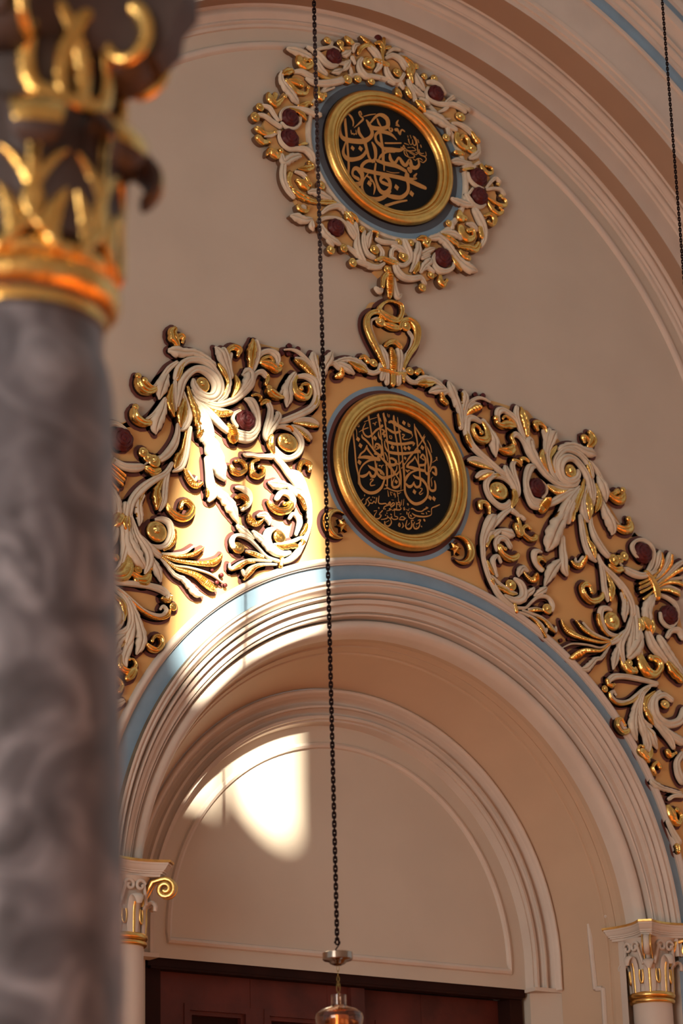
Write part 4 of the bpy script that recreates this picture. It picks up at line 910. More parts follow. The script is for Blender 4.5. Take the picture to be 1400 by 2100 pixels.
CAL_LOW = '''wg -271,2292,3.1 -272,2276,9 -265,2200,8.4 -260,2127,9.1 -249,2074,9.7 -247,2034,12.8
wg -262,2310,4.1 -254,2299,5.4 -251,2280,3.9 -252,2263,2.5
wg -245,2324,2.7 -243,2315,4.5 -235,2319,4 -238,2326,3.4
wg -239,2289,2.1 -213,2307,5.2 -185,2322,4.1
wg -199,2342,2.8 -211,2321,5.2 -216,2301,7.8 -207,2283,10.8 -189,2276,10.1 -169,2286,9.4 -139,2319,9.4 -116,2335,9.4 -103,2349,13.2
wg -178,2387,3.1 -180,2375,11.2 -172,2329,8.6 -163,2270,8.6 -160,2229,6.5
wg -207,2346,2.6 -173,2365,3.6 -132,2385,2.6
wg -157,2349,4.4 -148,2351,5.4 -145,2341,3.2 -141,2358,3.9 -133,2360,2.2
wg -123,2405,3.2 -124,2395,11.2 -117,2343,8.6 -112,2283,7.2
wg -132,2396,3.5 -116,2380,10.4 -109,2368,2.8
wg -91,2416,3.1 -93,2404,11.3 -84,2350,9.3 -77,2277,8.6 -72,2236,7.9 -69,2192,6.6
wg -99,2409,3.5 -85,2389,10.5 -78,2374,2.8
wg -71,2416,2.7 -70,2404,4.2 -62,2400,3.7 -60,2413,3.4 -70,2406,2.1
wg -63,2374,10.5 -50,2380,14.4 -31,2375,19 -5,2367,19.1 26,2356,18.8 62,2349,15.4
wg -34,2415,3.2 -35,2400,11.9 -31,2336,9.3 -22,2282,8.7 -16,2230,7.9 -13,2175,7.2 -8,2080,8.5
wg -13,2410,2.7 -11,2385,7.4 -5,2336,8.7 2,2281,8.7 7,2235,7.9 9,2180,7.9 15,2084,8.6
wg -81,2344,6.6 -58,2333,12.6 -30,2328,12.2 0,2342,10.5
wg -26,2385,7 -18,2367,13.9
dg 23,2389,21.2
wg 48,2394,3.3 47,2380,5.6 57,2377,4.8 56,2389,4.9 47,2384,2.6
wg -107,2329,7.6 -91,2324,9.9 -104,2307,10 -89,2305,12.5 -95,2295,8.2
wg -127,2314,2.6 -127,2297,9.3 -121,2284,10.3 -109,2276,8
wg -112,2283,6.6 -106,2232,7.9 -98,2178,6.6
wg -63,2307,4 -62,2296,5.6 -52,2294,4.8 -51,2307,4.9 -61,2306,2.8
wg 12,2328,6.8 25,2329,5.2 12,2311,7.5 21,2305,6.9 44,2312,2.7
wg 44,2309,1.6 67,2325,2.7 71,2340,4.1 63,2343,2.3 68,2334,2.1
wg -83,2275,6.2 -67,2272,14.6 -29,2272,15 20,2282,13.5 60,2296,13.6 78,2297,13.9 72,2284,4.7
wg -89,2282,4.8 -77,2271,13.7
wg -93,2273,4.6 -91,2246,8.2 -72,2225,12.6 -31,2225,15.7 12,2232,14.6 54,2244,11.8 100,2259,12.3
dg -49,2252,21
dg 24,2262,21.1
dg 47,2267,21.2
wg 84,2396,3.4 88,2355,11.6 96,2317,8.8 98,2284,8
wg -222,2280,3.2 -221,2267,11.6 -196,2253,12 -171,2230,10.2 -147,2207,13.3 -121,2196,12.9
dg -246,2252,22.5
dg -233,2223,22.5
dg -149,2277,22.7
wg -196,2230,3.2 -197,2219,12.3 -179,2198,10.2 -160,2182,10.1
wg -196,2230,6.8 -210,2203,8.1 -233,2182,8 -241,2163,12.4
wg -248,2159,5.3 -208,2171,16.3 -160,2174,18.6 -129,2175,17
wg -152,2228,8.5 -142,2250,8.8 -123,2245,14.9 -111,2223,14.7 -115,2200,13.7 -135,2187,10.3
wg -146,2221,5.2 -126,2233,6.9 -139,2236,6.1
wg -153,2198,8.4 -134,2199,8.8 -140,2206,8.2
dg -242,2139,23.6
wg -244,2078,3 -239,2104,6.2 -216,2136,7.9 -186,2158,9.3 -161,2166,7.9
wg -122,2190,10 -91,2168,14.7 -60,2144,13.6 -47,2127,10.3
wg -94,2215,6.9 -83,2198,6.8 -81,2179,4.6
wg -194,2134,2.6 -181,2126,13.9 -162,2121,15.8 -150,2113,13.2
wg -245,2073,8.5 -227,2072,14.7 -202,2086,10.3 -188,2105,4.3
wg -185,2100,10.2 -176,2083,15.6 -157,2089,13.5 -148,2121,11.4 -153,2162,7.9
wg -142,2153,2.5 -143,2122,5.2 -138,2099,13.6 -113,2087,17.3 -84,2095,14.6 -48,2113,10.4
wg -140,2126,9.5 -118,2116,16.4 -103,2103,8.2 -125,2107,6
wg -130,2144,6.7 -117,2145,4.7 -118,2133,2.6 -112,2148,4.4 -104,2152,2.1
wg -71,2189,7.9 -54,2195,11.8 -32,2185,13.9 -39,2167,13 -65,2162,16.1 -69,2181,10.1
wg -33,2174,8.5 -13,2175,7.8 4,2195,4.3
wg -27,2164,3.1 -31,2144,7 -44,2122,4.4
wg -48,2124,15.6 -32,2119,10.4 -15,2139,4.3
dg 22,2211,15.1
wg 16,2175,2.8 47,2221,7.1 71,2248,6.5
wg 24,2152,6.9 30,2144,4.5 36,2153,3.7 44,2156,2.6
wg -1,2156,5.5 6,2165,2.7
wg -89,2158,6.5 -89,2092,6.4
wg -64,2152,6.6 -61,2108,5.9
wg -184,2062,2.1 -177,2069,4.7 -168,2068,4.4 -177,2055,3.7
wg 80,2232,4.5 66,2211,8.7 41,2188,8.7 33,2173,13.8
wg 27,2167,4.5 54,2170,16.2 93,2169,16.4 130,2169,14
wg 80,2227,7.4 95,2201,8.5 104,2176,8.2 104,2124,9.1
wg 87,2381,5.7 107,2356,9.8 127,2328,11.5
wg 141,2354,1.9 130,2333,5.7 124,2318,6.9 101,2286,5.4 76,2254,7.5 17,2179,4.4
wg 144,2345,3.3 132,2324,10.8 144,2304,8.6
wg 87,2258,13.4 108,2263,14.5 110,2256,8.5
dg 125,2284,22.3
wg 143,2299,5.6 150,2255,9.4 156,2201,9.3 156,2156,10.7 153,2110,13.2
wg 150,2298,2.9 164,2271,11.5 175,2239,10.9 169,2204,7.5 160,2182,4.8
wg 156,2327,2.3 171,2305,5.7 179,2270,3.4
wg 98,2276,5.3 98,2213,7 103,2168,7.1
wg 112,2232,8.9 126,2250,9.8 141,2228,11.2 137,2202,10.9 108,2192,13
wg 115,2230,5.2 130,2224,7.9
wg 137,2198,8 136,2170,8.4 146,2156,14.6 157,2168,6.5
wg 181,2220,2.1 205,2239,4.4 209,2253,5.1 203,2250,3.9 211,2237,2.9
wg 165,2172,7 177,2194,8.6 196,2198,13.4 200,2183,13.7 198,2162,12.8 181,2170,10.7
wg 27,2149,8.4 34,2142,3.5 37,2151,4.3 48,2153,2.2
wg 14,2090,4.8 25,2120,8 53,2145,8.5 77,2159,6.3
wg -13,2164,5.4 -7,2109,8 -10,2048,2.6
wg 12,2180,9.6 12,2135,9 13,2086,10.6 14,2041,12.1 33,2009,13.9 59,1994,16.3 85,1996,15 117,2014,12.8 142,2043,10.9 147,2075,10.9 137,2103,14.2 112,2123,15.6 80,2126,14 65,2134,5.3
wg 18,2092,3.7 33,2121,6.7 55,2146,7.6 98,2168,9.3
wg 18,2085,8.1 36,2072,15.8 55,2080,10.7 69,2103,3.2
wg 66,2094,11.3 78,2078,12.7 97,2084,10.7 106,2104,9.4 103,2153,8.1
dg 68,2052,21.9
wg 102,2076,4.6 115,2076,5.4 104,2058,5.4 95,2050,5.3 103,2045,5.2 119,2057,2.1
wg -44,2102,3.7 -58,2072,7.4 -56,2053,13.7 -38,2054,11.8 -19,2069,9.3 -18,2093,10 -33,2111,6.7
dg -36,2082,19.4
wg -61,2132,5.2 -64,2058,5.2
wg 189,2129,5.6 193,2107,10.8 189,2084,11 168,2077,12.9 155,2095,10.9 159,2164,8
wg 179,2147,2.2 169,2134,3.6 172,2114,5.4 170,2098,3.1
dg 158,2039,22.1
dg 181,2039,22.1
wg -90,2042,9.8 -70,2037,7.2 -41,2035,6.8 -18,2040,5.2 6,2050,1.7
wg -87,2029,2.7 -83,2002,6.4
wg -73,2025,2.7 -68,2010,5.5
wg -73,2025,3.4 -60,2023,3.4
wg -51,2022,5 -53,2013,4.2 -45,2019,5.6 -45,2002,5.5 -48,2023,3.8
wg -32,2030,2.7 -29,2011,5.4
wg -33,2029,3.6 -24,2025,4.5 -17,2031,2.9 -10,2033,2.1
wg -95,2153,3.9 -87,2139,8.1 -87,2094,8.8 -89,2051,6.2
wg -76,2150,10.8 -58,2137,10.9 -43,2125,11
wg 213,2015,4.2 191,2003,6.4 166,1989,4.4 163,1973,4.1 159,1954,4.3 119,1938,7.4 72,1934,8.4 51,1941,6.1
wg 44,1962,4.2 52,1966,7.1 78,1959,5.6 105,1962,5.1 121,1974,6.3 143,1987,6.6 132,1987,4.7
wg 36,1947,2.3 27,1932,5.1 32,1918,6.4 50,1916,5.6 66,1928,3
wg 40,1930,8.1 43,1928,8.1
wg 26,1983,9.5 27,1981,9.5
wg 2,1961,4.2 2,1950,6.7 9,1953,4 5,1964,2.8
wg 18,1955,3.4 28,1952,4.2 33,1964,2.4
wg 19,1942,5.4 19,1933,5.4
wg 142,1969,4.7 152,1969,4.7
wg 104,1951,4.5 117,1952,5.4
wg 132,1960,5.6 134,1954,5.6
wg 118,1922,11.2 120,1919,10.1
wg 55,1908,4.3 42,1904,5.7 46,1889,7.7 38,1867,7.8 19,1860,9.5 9,1871,7.9 18,1902,3.9
wg 20,1878,2.1 33,1891,3.4
wg 62,1901,3.3 54,1884,6.3 61,1869,9 80,1875,7.2 91,1893,5.9 89,1906,3.8
wg 70,1893,5.1 86,1901,4.3 97,1918,6.7 81,1913,3.4
dg 101,1886,8.3
dg 71,1881,5.8
wg -27,1880,5.6 -33,1868,6.4 -25,1863,5.1 -23,1876,5.1
wg -9,1884,3.9 -4,1871,7 -14,1858,2.2
wg -8,1997,2.5 -13,1974,4.6 -23,1965,5.1
wg 4,2002,3 -1,1972,4
wg -28,2007,2.1 -28,1982,4.2
wg -36,1976,5 -20,1984,5 -23,1972,4.2 -39,1969,4.4
wg -67,1986,2.2 -56,1987,2.2
wg -76,1956,6.4 -57,1975,5 -52,1967,6.7 -73,1949,5
wg -81,1939,7.8 -71,1939,6.3 -98,1925,2.9
wg -66,1935,4.2 -42,1946,5.5 -41,1980,4.1
wg -53,1942,8.9 -24,1945,6.4 -14,1954,5.2 -24,1963,4.4
wg -53,1937,2.6 -54,1913,4.1
wg -75,1900,5.2 -60,1892,5.6 -39,1898,5 -36,1907,5.4 -52,1909,4.7
wg -26,1898,6.7 0,1901,6.3 3,1912,5.5 -13,1914,4.3 -23,1905,4.2
wg 0,1905,5 11,1911,4.2
wg -22,1925,3.1 -15,1927,2.6
wg -75,1914,6.4 -72,1912,6.4
wg -248,2088,3.1 -249,2060,9.6 -245,2028,13.4 -224,2005,16.1 -193,1997,15.6 -158,2007,14.4 -125,2035,12.4 -108,2071,8.6 -101,2089,4.7
wg -187,2064,2.7 -168,2067,5.3 -185,2048,5.6 -185,2034,6.6 -160,2042,3.2
wg -99,2053,7.9 -96,2051,7.9
wg -109,2032,3.7 -87,2039,3.7
wg -220,1984,2.4 -222,1977,4.8
wg -226,1964,2.1 -238,1953,3.8 -244,1936,7.3 -230,1929,6.8 -214,1944,5.5 -213,1958,4.4 -194,1975,4.7
wg -207,1962,4.7 -195,1945,5.1 -205,1930,2.7
wg -192,1948,5.6 -179,1948,5.1 -169,1961,5.3 -160,1952,4.8 -153,1980,4.8
dg -186,1963,7.6
dg -175,1979,6.5
dg -165,1978,6.5
wg -139,1992,3.1 -144,1960,6.7 -128,1955,6.6 -103,1962,6.2 -97,1955,6.8
wg -97,1952,3.7 -77,1975,6.2 -80,1961,5.2 -110,1945,5.2 -116,1932,5.6
dg -143,1932,8.8
dg -107,1934,7.1
wg -171,1912,3.6 -155,1917,3.6
wg -155,1912,2.2 -169,1890,4.7 -166,1877,8 -144,1881,6.1 -130,1900,5.7 -143,1900,4.1 -123,1923,5.3
wg -131,1878,4.2 -106,1886,5.1 -89,1897,5.4 -80,1890,5.2 -70,1903,5.4
dg -106,1904,7.1
dg -95,1901,7.1
dg -98,1915,7.1
wg -112,1871,6.6 -110,1855,8.6 -91,1853,6.7 -74,1872,5.8 -77,1888,4.6
wg -106,1869,2.6 -87,1881,3.1'''
GROUND = '''-1784,522 -1812,1133 -1730,1621 -1697,1794 -1587,2006 -1450,2105 -1610,2019 -1428,2079 -1366,2126 -1242,2290 -1165,2389 -1011,2487 -932,2557 -853,2575 -800,2621 -693,2621 -639,2623 -585,2626 -477,2613 -367,2621 -256,2631 -144,2613 -13,2617'''


# ------------------------------------------------------------------ relief strokes on the wall plane
US = [-1, -0.88, -0.66, -0.42, -0.2, 0.0, 0.2, 0.42, 0.66, 0.88, 1]
def prof(kind, u):
    e = math.sqrt(max(0.0, 1 - min(1, abs(u)) ** 2.6))
    if kind == 's': return e * (1 - 0.42 * math.exp(-((u + 0.12) / 0.26) ** 2)) 
    if kind == 'l': return e * (0.78 + 0.22 * abs(u)) * (1 - 0.45 * math.exp(-(u / 0.13) ** 2))
    if kind == 'v': return e * (1 + 0.25 * u) * (1 - 0.3 * math.exp(-((u - 0.25) / 0.16) ** 2))
    if kind == 'r': return e
    return e
def stroke(mb, kind, P, M, Mskirt, stand=0.017, hk=0.42, seed=0):
    """P: (x, z, w) metres; an embossed band standing off the wall (wall is y = 0, viewer at -y)"""
    P = [(q[0], q[1], q[2] * 1.0) for q in P]
    wm = max(q[2] for q in P)
    C = catmull(P, max(0.005, wm * 0.16) if kind != 'r' else 0.0019)
    n = len(C)
    T = []
    for i in range(n):
        a = C[max(i - 1, 0)]; b = C[min(i + 1, n - 1)]
        dx, dz = b[0] - a[0], b[1] - a[1]; L = math.hypot(dx, dz) or 1
        T.append((dx / L, dz / L))
    rows = []
    def add(x, z, t, w, ext, idx, hs=1.0):
        rows.append((x + t[0] * ext, z + t[1] * ext, t, max(w, 0.0012), idx, hs))
    w0 = C[0][2]; w1 = C[-1][2]
    for a in (80, 45):
        add(C[0][0], C[0][1], T[0], w0 * math.cos(math.radians(a)), -w0 * 0.5 * math.sin(math.radians(a)), 0, math.cos(math.radians(a)) ** .6)
    for i in range(n): add(C[i][0], C[i][1], T[i], C[i][2], 0, i)
    for a in (45, 80):
        add(C[-1][0], C[-1][1], T[-1], w1 * math.cos(math.radians(a)), w1 * 0.5 * math.sin(math.radians(a)), n - 1, math.cos(math.radians(a)) ** .6)
    G = []
    s = 0.0; last = None
    for x, z, t, w, idx, hs in rows:
        if last: s += math.hypot(x - last[0], z - last[1])
        last = (x, z)
        nx, nz = -t[1], t[0]
        hw = w / 2
        H = min(0.045, hk * w + 0.004) * hs
        la = lb = 1.0
        if kind == 'l':
            per = max(0.028, wm * 0.72)
            fa = (s / per + seed * 0.37) % 1.0; fb = (s / per + seed * 0.37 + 0.45) % 1.0
            la = 0.84 + 0.34 * (fa ** 0.6) * (1 if fa < 0.86 else (1 - fa) / 0.14)
            lb = 0.84 + 0.34 * (fb ** 0.6) * (1 if fb < 0.86 else (1 - fb) / 0.14)
        row = []
        hwa = hw * la; hwb = hw * lb
        row.append((x - nx * hwa * 0.9, -0.0005, z - nz * hwa * 0.9))
        row.append((x - nx * hwa * 0.96, -stand, z - nz * hwa * 0.96))
        for u in US:
            k = u * (hwa if u < 0 else hwb)
            h = H * prof(kind, u)
            if kind == 'r': h *= 0.84 + 0.16 * math.sin(s / 0.00135)
            row.append((x + nx * k, -(stand + 0.003 + h), z + nz * k))
        row.append((x + nx * hwb * 0.96, -stand, z + nz * hwb * 0.96))
        row.append((x + nx * hwb * 0.9, -0.0005, z + nz * hwb * 0.9))
        G.append(row)
    nu = len(G[0])
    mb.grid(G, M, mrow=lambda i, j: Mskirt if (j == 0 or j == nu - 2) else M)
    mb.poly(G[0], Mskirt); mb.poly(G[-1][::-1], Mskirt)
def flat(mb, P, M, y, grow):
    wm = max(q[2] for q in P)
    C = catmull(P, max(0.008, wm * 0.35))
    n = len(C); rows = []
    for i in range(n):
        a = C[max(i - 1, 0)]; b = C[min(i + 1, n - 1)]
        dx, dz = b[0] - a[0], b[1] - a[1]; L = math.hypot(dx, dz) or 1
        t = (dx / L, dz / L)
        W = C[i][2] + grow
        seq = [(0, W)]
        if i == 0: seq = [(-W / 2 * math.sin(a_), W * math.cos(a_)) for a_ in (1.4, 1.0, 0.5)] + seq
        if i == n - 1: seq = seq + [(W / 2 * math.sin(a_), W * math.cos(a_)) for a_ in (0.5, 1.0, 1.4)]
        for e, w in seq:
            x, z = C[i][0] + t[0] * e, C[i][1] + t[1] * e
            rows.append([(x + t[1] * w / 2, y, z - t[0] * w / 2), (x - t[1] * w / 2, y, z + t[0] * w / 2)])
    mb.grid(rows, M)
def dome(mb, x, z, rx, rz, M, Ms, stand=0.017, h=None, swirl=True):
    h = h or min(rx, rz) * 0.55
    rows = []
    N = 28
    for ri, (rr, yy) in enumerate(((0.9, -0.0005), (0.97, -stand))):
        rows.append([(x + rx * rr * math.cos(2 * PI * k / N), yy, z + rz * rr * math.sin(2 * PI * k / N)) for k in range(N)])
    for rr in (1, 0.97, 0.9, 0.8, 0.68, 0.55, 0.42, 0.3, 0.18, 0.07):
        row = []
        for k in range(N):
            a = 2 * PI * k / N
            y = math.sqrt(1 - rr * rr) * h
            if swirl: y = y * (0.62 + 0.38 * ((a / (2 * PI) + rr * 1.3) % 1.0))
            row.append((x + rx * rr * math.cos(a), -(stand + 0.003 + y), z + rz * rr * math.sin(a)))
        rows.append(row)
    mb.grid(rows, M, closed_u=True, mrow=lambda i, j: Ms if i == 0 else M)
    mb.poly(rows[-1], M)
def rose(mb, x, z, r, M, y0=0.028):
    N = 48; rows = []
    rows.append([(x + r * .8 * math.cos(2 * PI * k / N), -0.0005, z + r * .8 * math.sin(2 * PI * k / N)) for k in range(N)])
    for rr in (1, .97, .9, .82, .74, .66, .58, .5, .42, .34, .26, .18, .1, .04):
        row = []
        for k in range(N):
            a = 2 * PI * k / N
            wob = 1 + 0.07 * rr * abs(math.sin(4 * a + 0.4))
            y = math.sqrt(max(0, 1 - rr ** 2.4)) * r * 0.62
            ph = (a / (2 * PI) * 1.0 + rr * 3.2) % 1.0
            y -= 0.16 * r * math.exp(-((ph - 0.5) / 0.16) ** 2) * (0.4 + rr * 0.6)
            y -= 0.10 * r * max(0, rr - .5) * (1 - abs(math.sin(4 * a + 0.4)))
            row.append((x + r * rr * wob * math.cos(a), -(y0 + max(y, 0)), z + r * rr * wob * math.sin(a)))
        rows.append(row)
    mb.grid(rows, M, closed_u=True)
    mb.poly(rows[-1], M)

PART = {'sc': 'scroll_stem', 'lc': 'acanthus_leaf', 'vc': 'scroll_curl', 'sg': 'gilded_stem', 'lg': 'gilded_leaf',
        'vg': 'gilded_curl', 'rg': 'ribbed_gilded_leaf', 'Bg': 'gilded_boss', 'Bc': 'plaster_boss'}
def decode(s):
    out = []
    for ln in s.strip().split('\n'):
        t = ln.split()
        out.append((t[0], [tuple(float(v) / 1000 for v in q.split(',')) for q in t[1:]]))
    return out
def ornament(root, items, org, Ms, outline=None, grow=0.029, oy=-0.0035, stand=0.017, hk=0.42):
    """all carved pieces of one applied ornament; org = (x, z) of its root"""
    ox, oz = org
    ol = MB()
    for k, (code, Q) in enumerate(items):
        st = stand + (k % 5) * 0.0006
        if code in ('Rr', 'br'):
            x, z, r = Q[0]; x -= ox; z -= oz
            mb = MB()
            if code == 'Rr': rose(mb, x, z, r, M_RED, st + .004); mb.build('carved_rose', root, ang=50)['label'] = 'dark red carved rose'
            else:
                dome(mb, x, z, r, r, M_RED, M_DARK, stand=0.012, swirl=False); mb.build('red_berry', root)['label'] = 'small dark red berry'
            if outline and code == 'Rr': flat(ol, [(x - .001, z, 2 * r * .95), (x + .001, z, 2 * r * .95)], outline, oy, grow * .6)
            continue
        Q = [(q[0] - ox, q[1] - oz) + tuple(q[2:]) for q in Q]
        M = M_GO if code[1] == 'g' else M_CR
        mb = MB()
        if code[0] == 'B':
            x, z, a, b = Q[0]
            dome(mb, x, z, a, b, M, Ms, stand=st)
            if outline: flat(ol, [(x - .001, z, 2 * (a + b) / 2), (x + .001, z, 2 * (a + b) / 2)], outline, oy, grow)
        else:
            stroke(mb, code[0], Q, M, Ms, stand=st + (0.004 if code[1] == 'g' and code[0] in 'lsr' else 0), hk=hk, seed=k)
            if code[0] == 'v':
                wm_ = max(q[2] for q in Q); rb = max(Q[-1][2] * .52, wm_ * .30)
                dome(mb, Q[-1][0], Q[-1][1], rb, rb, M, Ms, stand=st + .004, h=rb * .9, swirl=False)
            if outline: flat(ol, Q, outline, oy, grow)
        o = mb.build(PART.get(code, 'scroll_stem'), root, ang=48, fixn=False)
        if code[1] == 'g': o['label'] = 'gold-leafed carving'
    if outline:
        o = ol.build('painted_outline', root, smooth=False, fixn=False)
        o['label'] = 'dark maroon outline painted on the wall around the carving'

# ------------------------------------------------------------------ setting: walls
def struct(o): o['kind'] = 'structure'; return o
FLOOR = -3.55
mb = MB()
ths = [PI * k / 72 for k in range(73)]
def outer(th):
    c, s_ = math.cos(th), math.sin(th)
    t = min(2.75 / max(1e-6, abs(c)), 4.62 / max(1e-6, s_))
    return (c * t, 0, s_ * t)
corner = [math.atan2(4.62, 2.75), PI - math.atan2(4.62, 2.75)]
ths2 = sorted(ths + corner)
mb.grid([[(1.61 * math.cos(t), 0, 1.64 * math.sin(t)), outer(t)] for t in ths2], M_PL)
for sgn in (-1, 1):
    mb.poly([(sgn * 1.61, 0, 0), (sgn * 2.75, 0, 0), (sgn * 2.75, 0, FLOOR), (sgn * 1.61, 0, FLOOR)], M_PL)
struct(mb.build('wall_front', smooth=False))
# carpeted floor
mb = MB(); mb.poly([(-16, -13, FLOOR), (9, -13, FLOOR), (9, 1.5, FLOOR), (-16, 1.5, FLOOR)], M_CARPET)
struct(mb.build('floor', smooth=False))

def arch_path(R, y, c=(0.0, 0.0), N=96, foot=FLOOR, squash=0.0):
    """points of a stilted semicircle of radius R, from the left foot to the right foot"""
    q = 0.0
    if c[0] == 0.0 and R > 1.43: q = 0.024 * min(1.0, (R - 1.43) / 0.13)   # the outer mouldings draw in a little towards the springing
    P = [(c[0] - R * (1 - q), y, foot)]
    for k in range(N + 1):
        th = PI - PI * k / N
        cc = math.cos(th)
        P.append((c[0] + R * cc * (1 - q * cc ** 4), y, c[1] + R * math.sin(th)))
    P.append((c[0] + R * (1 - q), y, foot))
    return P
def arch_sweep(mb, prof, c=(0, 0), N=96, foot=FLOOR, foot_for=None):
    """prof: list of (R, y, material of the band that starts here)"""
    rows = [arch_path(R, y, c, N, foot) for R, y, _ in prof]
    for i in range(len(prof) - 1):
        mb.grid([rows[i], rows[i + 1]], prof[i][2])
def fine(pts, M, k=5):
    """smooth curve through profile points, one material"""
    C = catmull([(a, b) for a, b in pts], 1e9)
    n = len(pts); out = []
    for i in range(n - 1):
        p0 = pts[max(i - 1, 0)]; p1 = pts[i]; p2 = pts[i + 1]; p3 = pts[min(i + 2, n - 1)]
        for j in range(k):
            t = j / k; t2 = t * t; t3 = t2 * t
            out.append(tuple(0.5 * (2 * b + (c_ - a) * t + (2 * a - 5 * b + 4 * c_ - d) * t2 + (-a + 3 * b - 3 * c_ + d) * t3)
                             for a, b, c_, d in zip(p0, p1, p2, p3)) + (M,))
    out.append((pts[-1][0], pts[-1][1], M))
    return out

# outer moulding of the door arch, blue fascia, inner archivolt
mb = MB()
P = [(1.700, 0.0, M_MO)] + fine([(1.700, -0.010), (1.694, -0.026), (1.682, -0.031), (1.670, -0.024)], M_MO) + \
    [(1.668, -0.018, M_MO), (1.662, -0.016, M_MO), (1.661, -0.004, M_MO)]
arch_sweep(mb, P)
struct(mb.build('trim_1'))
mb = MB()
arch_sweep(mb, [(1.668, -0.006, M_BLUE), (1.580, -0.006, M_BLUE)])
o = struct(mb.build('trim_2', smooth=False))
mb = MB()
P = [(1.588, 0.004, M_BROWN), (1.588, -0.040, M_MO), (1.577, -0.040, M_MO), (1.575, -0.030, M_MO)] + \
    fine([(1.568, -0.028), (1.556, -0.034), (1.538, -0.010), (1.530, 0.012)], M_MO) + \
    [(1.527, -0.010, M_MO)] + fine([(1.524, -0.022), (1.513, -0.018), (1.506, 0.012)], M_MO) + \
    [(1.501, -0.006, M_MO), (1.483, -0.002, M_MO), (1.480, 0.018, M_MO), (1.450, 0.016, M_MO), (1.447, 0.034, M_MO),
     (1.440, 0.022, M_MO), (1.433, 0.026, M_MO), (1.428, 0.085, M_MO)] + \
    fine([(1.424, 0.075), (1.412, 0.045), (1.385, 0.040), (1.362, 0.062), (1.352, 0.098)], M_MO) + \
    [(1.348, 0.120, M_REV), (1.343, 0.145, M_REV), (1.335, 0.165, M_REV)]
cut = lambda R, y: 0.13
rows = []
arch_sweep(mb, P, foot=0.12)
struct(mb.build('trim_3', ang=28))
# splayed reveal between archivolt and door wall
mb = MB()
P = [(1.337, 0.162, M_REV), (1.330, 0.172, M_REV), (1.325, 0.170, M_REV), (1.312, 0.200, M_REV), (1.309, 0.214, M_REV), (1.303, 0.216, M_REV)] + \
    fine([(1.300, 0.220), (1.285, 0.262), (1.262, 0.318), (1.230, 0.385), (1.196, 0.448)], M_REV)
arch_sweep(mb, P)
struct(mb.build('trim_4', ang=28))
# inner moulded ring in front of the door wall
mb = MB()
P = fine([(1.196, 0.452), (1.190, 0.430), (1.176, 0.426), (1.164, 0.446)], M_MO) + \
    fine([(1.160, 0.452), (1.142, 0.486), (1.122, 0.470)], M_MO) + [(1.118, 0.450, M_MO), (1.108, 0.448, M_MO), (1.105, 0.466, M_MO)] + \
    fine([(1.104, 0.466), (1.089, 0.490), (1.074, 0.474)], M_MO) + [(1.072, 0.458, M_MO), (1.058, 0.456, M_MO), (1.055, 0.474, M_MO), (1.046, 0.472, M_MO), (1.036, 0.522, M_MO)]
arch_sweep(mb, P, foot=-0.115)
# returns of the mouldings at the bottom
for sgn in (-1, 1):
    mb.box((sgn * 1.116, 0.487, -0.117), (0.164, 0.080, 0.018), M_MO)
struct(mb.build('trim_5', ang=28))
# door wall (lunette) with its bead
mb = MB()
pts = [(1.06 * math.cos(PI * k / 64), 0.52, 1.06 * math.sin(PI * k / 64)) for k in range(65)]
mb.poly(pts + [(-1.06, 0.52, -0.112), (1.06, 0.52, -0.112)], M_PL)
for sgn in (-1, 1):   # jambs beside the door
    mb.poly([(sgn * 1.06, 0.52, -0.112), (sgn * 1.22, 0.44, -0.112), (sgn * 1.22, 0.44, FLOOR), (sgn * 1.06, 0.52, FLOOR)], M_PL)
    mb.poly([(sgn * 1.06, 0.52, -0.112), (sgn * 1.06, 0.80, -0.112), (sgn * 1.06, 0.80, FLOOR), (sgn * 1.06, 0.52, FLOOR)], M_PL)
mb.poly([(-1.06, 0.52, -0.112), (1.06, 0.52, -0.112), (1.06, 0.80, -0.112), (-1.06, 0.80, -0.112)], M_WOODD)
struct(mb.build('wall_back_niche', smooth=False))
def bead_tube(mb, path, r, M, N=8, closed=False):
    n = len(path); rows = []
    for i in range(n):
        a = Vector(path[(i - 1) % n] if closed else path[max(i - 1, 0)]); b = Vector(path[(i + 1) % n] if closed else path[min(i + 1, n - 1)])
        t = (b - a).normalized()
        ref = Vector((0, 1, 0)) if abs(t.y) < 0.9 else Vector((1, 0, 0))
        s_ = t.cross(ref).normalized(); u = s_.cross(t)
        rows.append([tuple(Vector(path[i]) + (s_ * math.cos(2 * PI * k / N) + u * math.sin(2 * PI * k / N)) * r) for k in range(N)])
    mb.grid(rows, M, closed_u=True, closed_v=closed)
mb = MB()
path = [(-0.944, 0.52, -0.034)] + [(0.944 * math.cos(PI - PI * k / 64), 0.52, 0.944 * math.sin(PI - PI * k / 64)) for k in range(65)] + [(0.944, 0.52, -0.034)]
path += [(0.944 - 1.888 * k / 20, 0.52, -0.034) for k in range(1, 20)]
bead_tube(mb, path, 0.016, M_MO, closed=True)
struct(mb.build('trim_6'))
